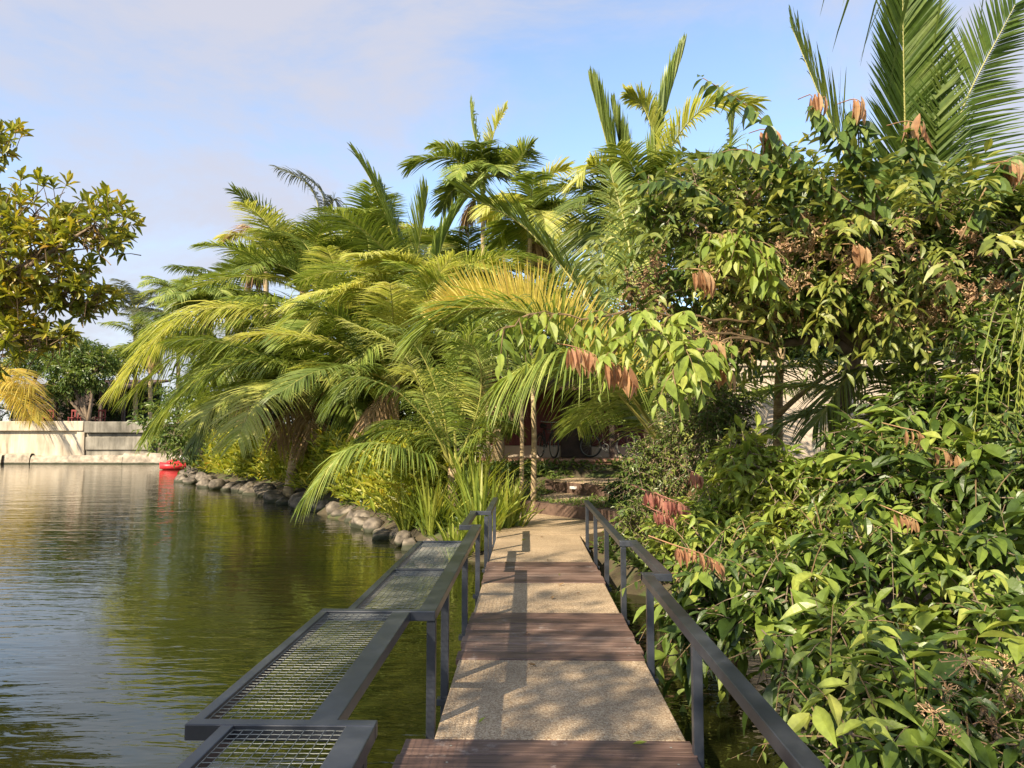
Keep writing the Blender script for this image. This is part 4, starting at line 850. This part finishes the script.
# long arching leafy sprays along the skyline
def sprayline(parent, name, mat, lines, ll, lw, k=18, seed=0):
    rg = np.random.default_rng(seed)
    for ln in lines:
        m = MB(); tw = MB()
        q = catmull([P(*a) for a in ln], k+4); T = nrm(np.gradient(q, axis=0)); tw.tube(q, np.linspace(.011, .004, len(q)), 5)
        for sgn in (-1, 1):
            S = nrm(np.cross(T, UP)+np.array([0, 0, 0]))*sgn; j = np.arange(3, len(q))
            A = S[j]*.45+T[j]*.35-UP*(.8*rg.uniform(.3, 1.4, (len(j), 1)))+rg.normal(0, .16, (len(j), 3)); Nr = UP*.6-np.array([.3, .6, 0])+S[j]*.3+rg.normal(0, .3, (len(j), 3))
            sz = rg.uniform(.8, 1.15, len(j))*np.interp(np.linspace(0, 1, len(j)), [0, .3, .85, 1], [.8, 1, .8, .55])
            inst(m, T_BIG, q[j]+rg.normal(0, .006, (len(j), 3)), A, Nr, ll*sz, lw*sz)
        o = m.build(name, M[mat], parent); tw.build('twig', M['twig'], o, smooth=True)
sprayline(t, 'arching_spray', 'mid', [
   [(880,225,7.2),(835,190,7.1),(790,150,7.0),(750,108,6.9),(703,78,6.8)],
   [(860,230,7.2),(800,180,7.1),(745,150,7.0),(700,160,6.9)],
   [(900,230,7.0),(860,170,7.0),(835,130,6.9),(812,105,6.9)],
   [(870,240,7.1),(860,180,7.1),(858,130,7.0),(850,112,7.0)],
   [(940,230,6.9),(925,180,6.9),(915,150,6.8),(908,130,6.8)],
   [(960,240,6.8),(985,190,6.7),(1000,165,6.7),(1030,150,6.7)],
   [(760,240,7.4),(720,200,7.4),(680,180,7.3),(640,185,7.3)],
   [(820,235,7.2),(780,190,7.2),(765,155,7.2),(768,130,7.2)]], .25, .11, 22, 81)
rg = np.random.default_rng(82)
for ln in ([(760,322,7.4),(700,318,6.9),(650,312,6.6),(590,318,6.4),(540,314,6.3),(505,330,6.2)], [(760,340,7.2),(715,332,6.8),(680,340,6.5),(645,330,6.3),(612,352,6.2)], [(770,345,7),(735,338,6.7),(705,352,6.4),(680,345,6.3),(672,372,6.2)], [(700,222,7.4),(715,235,7.1),(740,230,6.9),(765,262,6.8)]):
    q = catmull([P(*a) for a in ln], 20)+rg.normal(0, .012, (20, 3)); m = MB(); tw = MB(); tw.tube(q, np.linspace(.013, .005, 20), 5)
    j0 = np.repeat(np.arange(5, 20), 2); T = nrm(np.gradient(q, axis=0))[j0]; d = nrm(T*.6+rg.normal(0, .55, T.shape)-UP*.15)
    sprays(m, rg, q[j0], d, .24, 5, .20, .082, .6, T_BIG, 0, tw, 0, hang=.75); o = m.build('hanging_spray', M['bigy'], t); tw.build('twig', M['twig'], o)
young(t, [(P(812,95,6.9), 7, .10), (P(852,100,6.9), 7, .09), (P(905,122,6.8), 7, .12), (P(762,130,7.1), 8, .12), (P(569,347,6.2), 9, .22), (P(604,362,6.15), 9, .25), (P(695,270,6.9), 7, .16), (P(852,245,6.7), 6, .12), (P(1008,162,6.6), 8, .12), (P(712,340,6.5), 6, .1), (P(716,365,6.6), 5, .1)], 'young', ll=.22)

# B: dark fine leaved shrub behind the rail
tree('feathery_shrub', 'dark fine leaved shrub between the path and the red shoots', 'shrub', (1.9, 11.2, gz(1.9, 11.2)),
   [B(650, 470, 10.2, 32, 40), B(700, 440, 10, 50, 60), B(728, 418, 9.8, 32, 40), B(690, 380, 10.4, 42, 40), B(640, 520, 9.6, 24, 28)], 1250, .34, 10, .085, .03, 'mid', .05, T_LOW, 84, forks=5)
tree('low_shrub', 'dark rounded shrub beside the upper step', 'shrub', (float(P(628,500,15)[0]), 15.2, .15), [B(628, 487, 15, 22, 20), B(650, 478, 15.4, 22, 22)], 260, .35, 8, .12, .05, 'dark', .05, T_LOW, 85, twigs=False)
# C: bright shrub by the rail end
t, p, u = tree('bright_shrub', 'yellow green large leaved shrub beyond the rail with pink young shoots', 'shrub', (2.6, 9.6, gz(2.6, 9.6)),
   [B(770, 475, 7.6, 48, 36), B(720, 510, 7.9, 45, 30), B(800, 520, 7.2, 50, 40), B(680, 540, 8.3, 32, 26), B(745, 450, 7.8, 30, 22)], 420, .42, 8, .19, .068, 'bigy', .05, T_BIG, 86, forks=5)
young(t, [(P(645,492,7.6), 9, .22), (P(668,500,7.4), 9, .20), (P(690,472,7.7), 6, .1), (P(655,512,7.5), 8, .18)], 'pink', ll=.17)
# D: main overhanging bush, lower right
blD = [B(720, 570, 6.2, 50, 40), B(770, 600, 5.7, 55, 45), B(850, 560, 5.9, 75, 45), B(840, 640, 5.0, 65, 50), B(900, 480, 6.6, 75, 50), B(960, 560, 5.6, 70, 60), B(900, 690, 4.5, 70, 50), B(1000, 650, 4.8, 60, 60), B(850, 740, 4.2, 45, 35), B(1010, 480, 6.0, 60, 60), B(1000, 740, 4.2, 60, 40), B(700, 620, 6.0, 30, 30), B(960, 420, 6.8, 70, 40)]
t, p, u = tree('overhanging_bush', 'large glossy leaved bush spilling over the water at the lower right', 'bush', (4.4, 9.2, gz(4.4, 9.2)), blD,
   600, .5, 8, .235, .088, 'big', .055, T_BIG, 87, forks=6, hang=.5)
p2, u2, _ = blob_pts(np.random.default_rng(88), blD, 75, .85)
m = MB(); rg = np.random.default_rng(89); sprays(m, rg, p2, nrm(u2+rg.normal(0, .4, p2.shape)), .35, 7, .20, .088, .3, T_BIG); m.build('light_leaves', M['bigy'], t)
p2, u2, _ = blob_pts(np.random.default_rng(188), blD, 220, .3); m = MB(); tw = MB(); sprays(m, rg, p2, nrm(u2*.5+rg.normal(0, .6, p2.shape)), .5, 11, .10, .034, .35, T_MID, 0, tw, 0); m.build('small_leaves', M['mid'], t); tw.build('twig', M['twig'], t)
young(t, [(P(676,548,5.6), 12, .33), (P(905,430,6.0), 6, .15), (P(935,450,6.0), 7, .2), (P(900,515,5.5), 5, .12)], 'young', ll=.13)
rg = np.random.default_rng(91); sd_pts = np.array([P(rg.uniform(930, 1020), rg.uniform(640, 760), rg.uniform(4, 4.6)) for _ in range(22)]); seeds(t, rg, sd_pts, 36, .09, .013)
# E: pale leaved shrub in the middle right
tree('pale_shrub', 'shrub with pale grey green leaves in front of the squat palm', 'shrub', (4.9, 9.5, gz(4.9, 9.5)), [B(860, 445, 7.0, 48, 30), B(925, 400, 7.0, 40, 30), B(985, 410, 6.6, 45, 45), B(1000, 340, 6.5, 40, 45)], 300, .4, 8, .17, .06, 'big', .04, T_BIG, 92, forks=5)
# bamboo like strings at right edge
bs = thing('weeping_bamboo', 'thin yellow green weeping stems at the right edge', 'bamboo', (5.4, 8.2, -.4)); m = MB(); lv = MB(); rg = np.random.default_rng(93)
for k in range(11):
    x = rg.uniform(985, 1045); Y = rg.uniform(5.8, 6.3); q = catmull([P(x+50, 560, Y+.5), P(x+38, 400, Y+.3), P(x+14, 270+rg.uniform(-20, 40), Y), P(x-8, 330+rg.uniform(-20, 40), Y-.1), P(x-16, 440+rg.uniform(-40, 20), Y-.1)], 26)
    m.tube(q, np.linspace(.008, .003, 26), 5); j = np.arange(8, 26); T = nrm(np.gradient(q, axis=0))[j]
    inst(lv, T_LOW, q[j], T+rg.normal(0, .35, (18, 3)), rg.normal(0, 1, (18, 3)), rg.uniform(.07, .12, 18), np.full(18, .012))
m.build('stem', M['strap'], bs); lv.build('leaves', M['strap'], bs)
# leaning slender trunk with a side branch in front of the beige wall
sl = thing('slender_tree', 'slender pale trunk with a rising side branch before the beige wall', 'tree', gb(777, 11.5))
m = MB(); b0 = gb(777, 11.5); m.tube(catmull([b0, P(778, 430, 11.5), P(780, 365, 11.4), P(790, 260, 11.2)], 16), np.linspace(.085, .05, 16), 10); m.tube(catmull([P(778,415,11.4), P(800,395,11.2), P(840,365,11)], 8), np.linspace(.05,.03, 8), 8); m.build('trunk', M['palmbark'], sl, smooth=True)
rg = np.random.default_rng(95); p, u, _ = blob_pts(rg, [B(790, 240, 11.2, 60, 45), B(840, 330, 11, 45, 30)], 300); m = MB(); sprays(m, rg, p, u+UP*.3, .5, 8, .17, .06, .3, T_MID); m.build('crown', M['mid'], sl)
# slender trunks by the steps
for k, (px, py0, py1, Y, lab, r) in enumerate(((533, 508, 330, 15.8, 'sunlit slender trunk standing left of the steps', .06), (521, 500, 330, 16.6, 'shaded slender trunk just behind the sunlit one', .05), (487, 500, 320, 18, 'slender dark trunk at the left of the house front', .055))):
    b0 = gb(px, Y); s_ = thing('slender_tree', lab, 'tree', b0)
    m = MB(); m.tube(catmull([b0, P(px+1, 430, Y), P(px-2, py1, Y+.1)], 14), np.linspace(r*1.1, r*.75, 14), 10); m.build('trunk', M['palmbark'], s_, smooth=True)
    rg = np.random.default_rng(100+k); p, u, _ = blob_pts(rg, [B(px, py1-10, Y, 45, 32)], 150); m = MB(); sprays(m, rg, p, u+UP*.3, .5, 8, .17, .06, .3, T_MID); m.build('crown', M['mid'], s_)

# ------------------------------------------------------------------ bank planting
def blades(m, rg, c, n, ln, wd, spread=.5, curve=.45, segs=6):
    az = rg.uniform(0, 2*math.pi, n); el = rg.uniform(.05, spread, n); l = ln*rg.uniform(.55, 1.1, n)
    h = np.stack([np.cos(az), np.sin(az), 0*az], 1); s = np.linspace(0, 1, segs)
    base = np.asarray(c)+h*rg.uniform(0, .12*ln, (n, 1))
    out = l[:, None]*(np.sin(el)[:, None]*s+curve*el[:, None]*s**2.5); upv = l[:, None]*(np.cos(el)[:, None]*s-curve*.8*el[:, None]*s**3)
    p = base[:, None]+h[:, None]*out[..., None]+UP*upv[..., None]
    W = np.cross(h, UP)+rg.normal(0, .3, (n, 3)); W = nrm(W)[:, None]*(wd*np.interp(s, [0, .3, .7, 1], [.5, 1, .85, .03])*.5)[None, :, None]
    V = np.stack([p-W, p+W], 2).reshape(n, -1, 3); q0 = np.array([(2*j, 2*j+1, 2*j+3, 2*j+2) for j in range(segs-1)])
    m.add(V.reshape(-1, 3), (q0[None]+(np.arange(n)*2*segs)[:, None, None]).reshape(-1, 4))
straps = [(480, 530, 12.9, 1.35, 70, 'tall golden strap leaved clump leaning on the left rail'), (506, 528, 13.3, 1.0, 55, 'strap leaved clump right against the path edge'), (455, 540, 12.9, .9, 60, 'low strap leaved clump by the end of the mesh shelf'),
          (430, 528, 14.3, 1.1, 65, 'strap leaved clump above the last boulders'), (405, 520, 15, 1.0, 60, 'strap leaved clump under the trailing frond'), (470, 505, 15.0, 1.5, 60, 'strap leaved clump behind the golden one'), (440, 505, 16.0, 1.4, 60, 'strap leaved clump at the foot of the young palm')]
for k, (px, py, Y, h, n, lab) in enumerate(straps):
    rg = np.random.default_rng(110+k); x = float(P(px, py, Y)[0]); z = gz(x, Y); m = MB(); blades(m, rg, (x, Y, z), n, h*1.15, .05, .55)
    blades(m, rg, (x+.2, Y+.15, z), n//2, h, .05, .6); o = m.build('strap_leaf_plant', M['strap']); tag(o, lab, 'plant', 'strap leaved clumps on the bank')
# flower bed: uncountable leafy ground cover along the shore
rg = np.random.default_rng(130); m = MB()
line = [(-2.6, 15.2), (-4.9, 19.6), (-7.0, 23.2), (-9.4, 27), (-13, 31.6), (-18, 38.4), (-22, 45)]
ln_ = catmull([(x, y, 0) for x, y in line], 90)
for i in range(900):
    q = ln_[rg.integers(0, 90)]; off = abs(rg.normal(0, 1.1))
    x, y = q[0]+off*.75+rg.normal(0, .15), q[1]+off*.35+rg.normal(0, .15)
    if pond_sd(x, y) < .25: continue
    z = gz(x, y); h = rg.uniform(.8, 1.4)+.02*y; n = 22
    az = rg.uniform(0, 6.28, n); A = np.stack([np.cos(az), np.sin(az), rg.uniform(.1, 1.6, n)], 1); zz = rg.uniform(.1, 1, n)*h
    pos = np.array([x, y, z])+np.stack([rg.normal(0, .13, n), rg.normal(0, .13, n), zz], 1)
    inst(m, T_LOW, pos, A, UP+rg.normal(0, .4, (n, 3)), rg.uniform(.25, .42, n), rg.uniform(.07, .11, n))
struct(tag(m.build('flower_bed', M['bed']), 'yellow green leafy planting along the boulders of the pond edge', 'ground cover'), 'stuff')
# low ground cover in the garden by the steps and under the bushes
rg = np.random.default_rng(131); m = MB(); n = 9000
x = rg.uniform(-5, 9, n); y = rg.uniform(12.4, 21, n); keep = (pond_sd(x, y) > .3) & ~((x > -.8) & (x < 2.3) & (y < 16.7)) & ~((x > .2) & (x < 3.2) & (y < 19.7) & (y > 14))
keep &= (y < 20.4); x, y = x[keep], y[keep]; z = ground_z(x, y)
x2 = rg.uniform(-1.5, 4.6, 9000); y2 = rg.uniform(14.2, 20.35, 9000)
def inpoly(x, y, pg):
    r_ = np.zeros(len(x), bool)
    for a_, b_ in zip(pg, pg[1:]+pg[:1]):
        r_ ^= ((a_[1] > y) != (b_[1] > y)) & (x < (b_[0]-a_[0])*(y-a_[1])/(b_[1]-a_[1]+1e-12)+a_[0])
    return r_
r1 = inpoly(x2, y2, R1); r2 = inpoly(x2, y2, R2); tr = inpoly(x2, y2, T1) | inpoly(x2, y2, T2); lt = (x2 > -.75) & (x2 < 1.6) & (y2 < 16.5) & ~r1; k2 = ~tr & ~lt
z2 = np.where(r2, z2_-.02, np.where(r1, z1_-.02, ground_z(x2, y2)))
x3 = rg.uniform(.95, 4, 1500); y3 = rg.uniform(9.3, 12.6, 1500); k3 = pond_sd(x3, y3) > .2
x = np.concatenate([x, x2[k2], x3[k3]]); y = np.concatenate([y, y2[k2], y3[k3]]); z = np.concatenate([z, z2[k2], ground_z(x3, y3)[k3]]); n = len(x)
sm = (x > -1) & (x < 3.2) & (y > 14.2) & (y < 19.5); gs = np.where(sm, .45, 1.0)
inst(m, T_LOW, np.stack([x, y, z+rg.uniform(0, .12, n)*gs], 1), np.stack([rg.normal(0, 1, n), rg.normal(0, 1, n), rg.uniform(.1, 1, n)], 1), UP+rg.normal(0, .4, (n, 3)), rg.uniform(.12, .26, n)*gs, rg.uniform(.05, .09, n)*gs)
struct(tag(m.build('ground_cover', M['mid']), 'low dark green ground cover beside the steps', 'ground cover'), 'stuff')
# a low leafy plant beside the landing, right
tree('leafy_plant', 'low bright leafy plant at the right foot of the steps', 'plant', (1.9, 12.9, gz(1.9, 12.9)), [((1.75, 12.6, .1), (.5, .5, .3)), ((2.3, 12.2, .2), (.5, .5, .35))], 120, .25, 7, .13, .05, 'bigy', .02, T_MID, 133, twigs=False)
# fallen leaves on the deck
rg = np.random.default_rng(140)
for k in range(12):
    x = rg.uniform(XL+.08, XR-.08); y = rg.uniform(3.5, 12); m = MB()
    az = rg.uniform(0, 6.28); inst(m, leaf_template(5, .35, -.25), np.array([[0, 0, 0.0]]), np.array([[math.cos(az), math.sin(az), .05]]), np.array([[0, 0, 1.0]]), [rg.uniform(.05, .10)], [rg.uniform(.02, .035)])
    o = m.build('fallen_leaf', M['dry' if k % 3 else 'bigy']); o.location = (x, y, .008)
    tag(o, 'small curled dry leaf lying on the bridge deck', 'leaf', 'dry leaves fallen on the bridge deck')
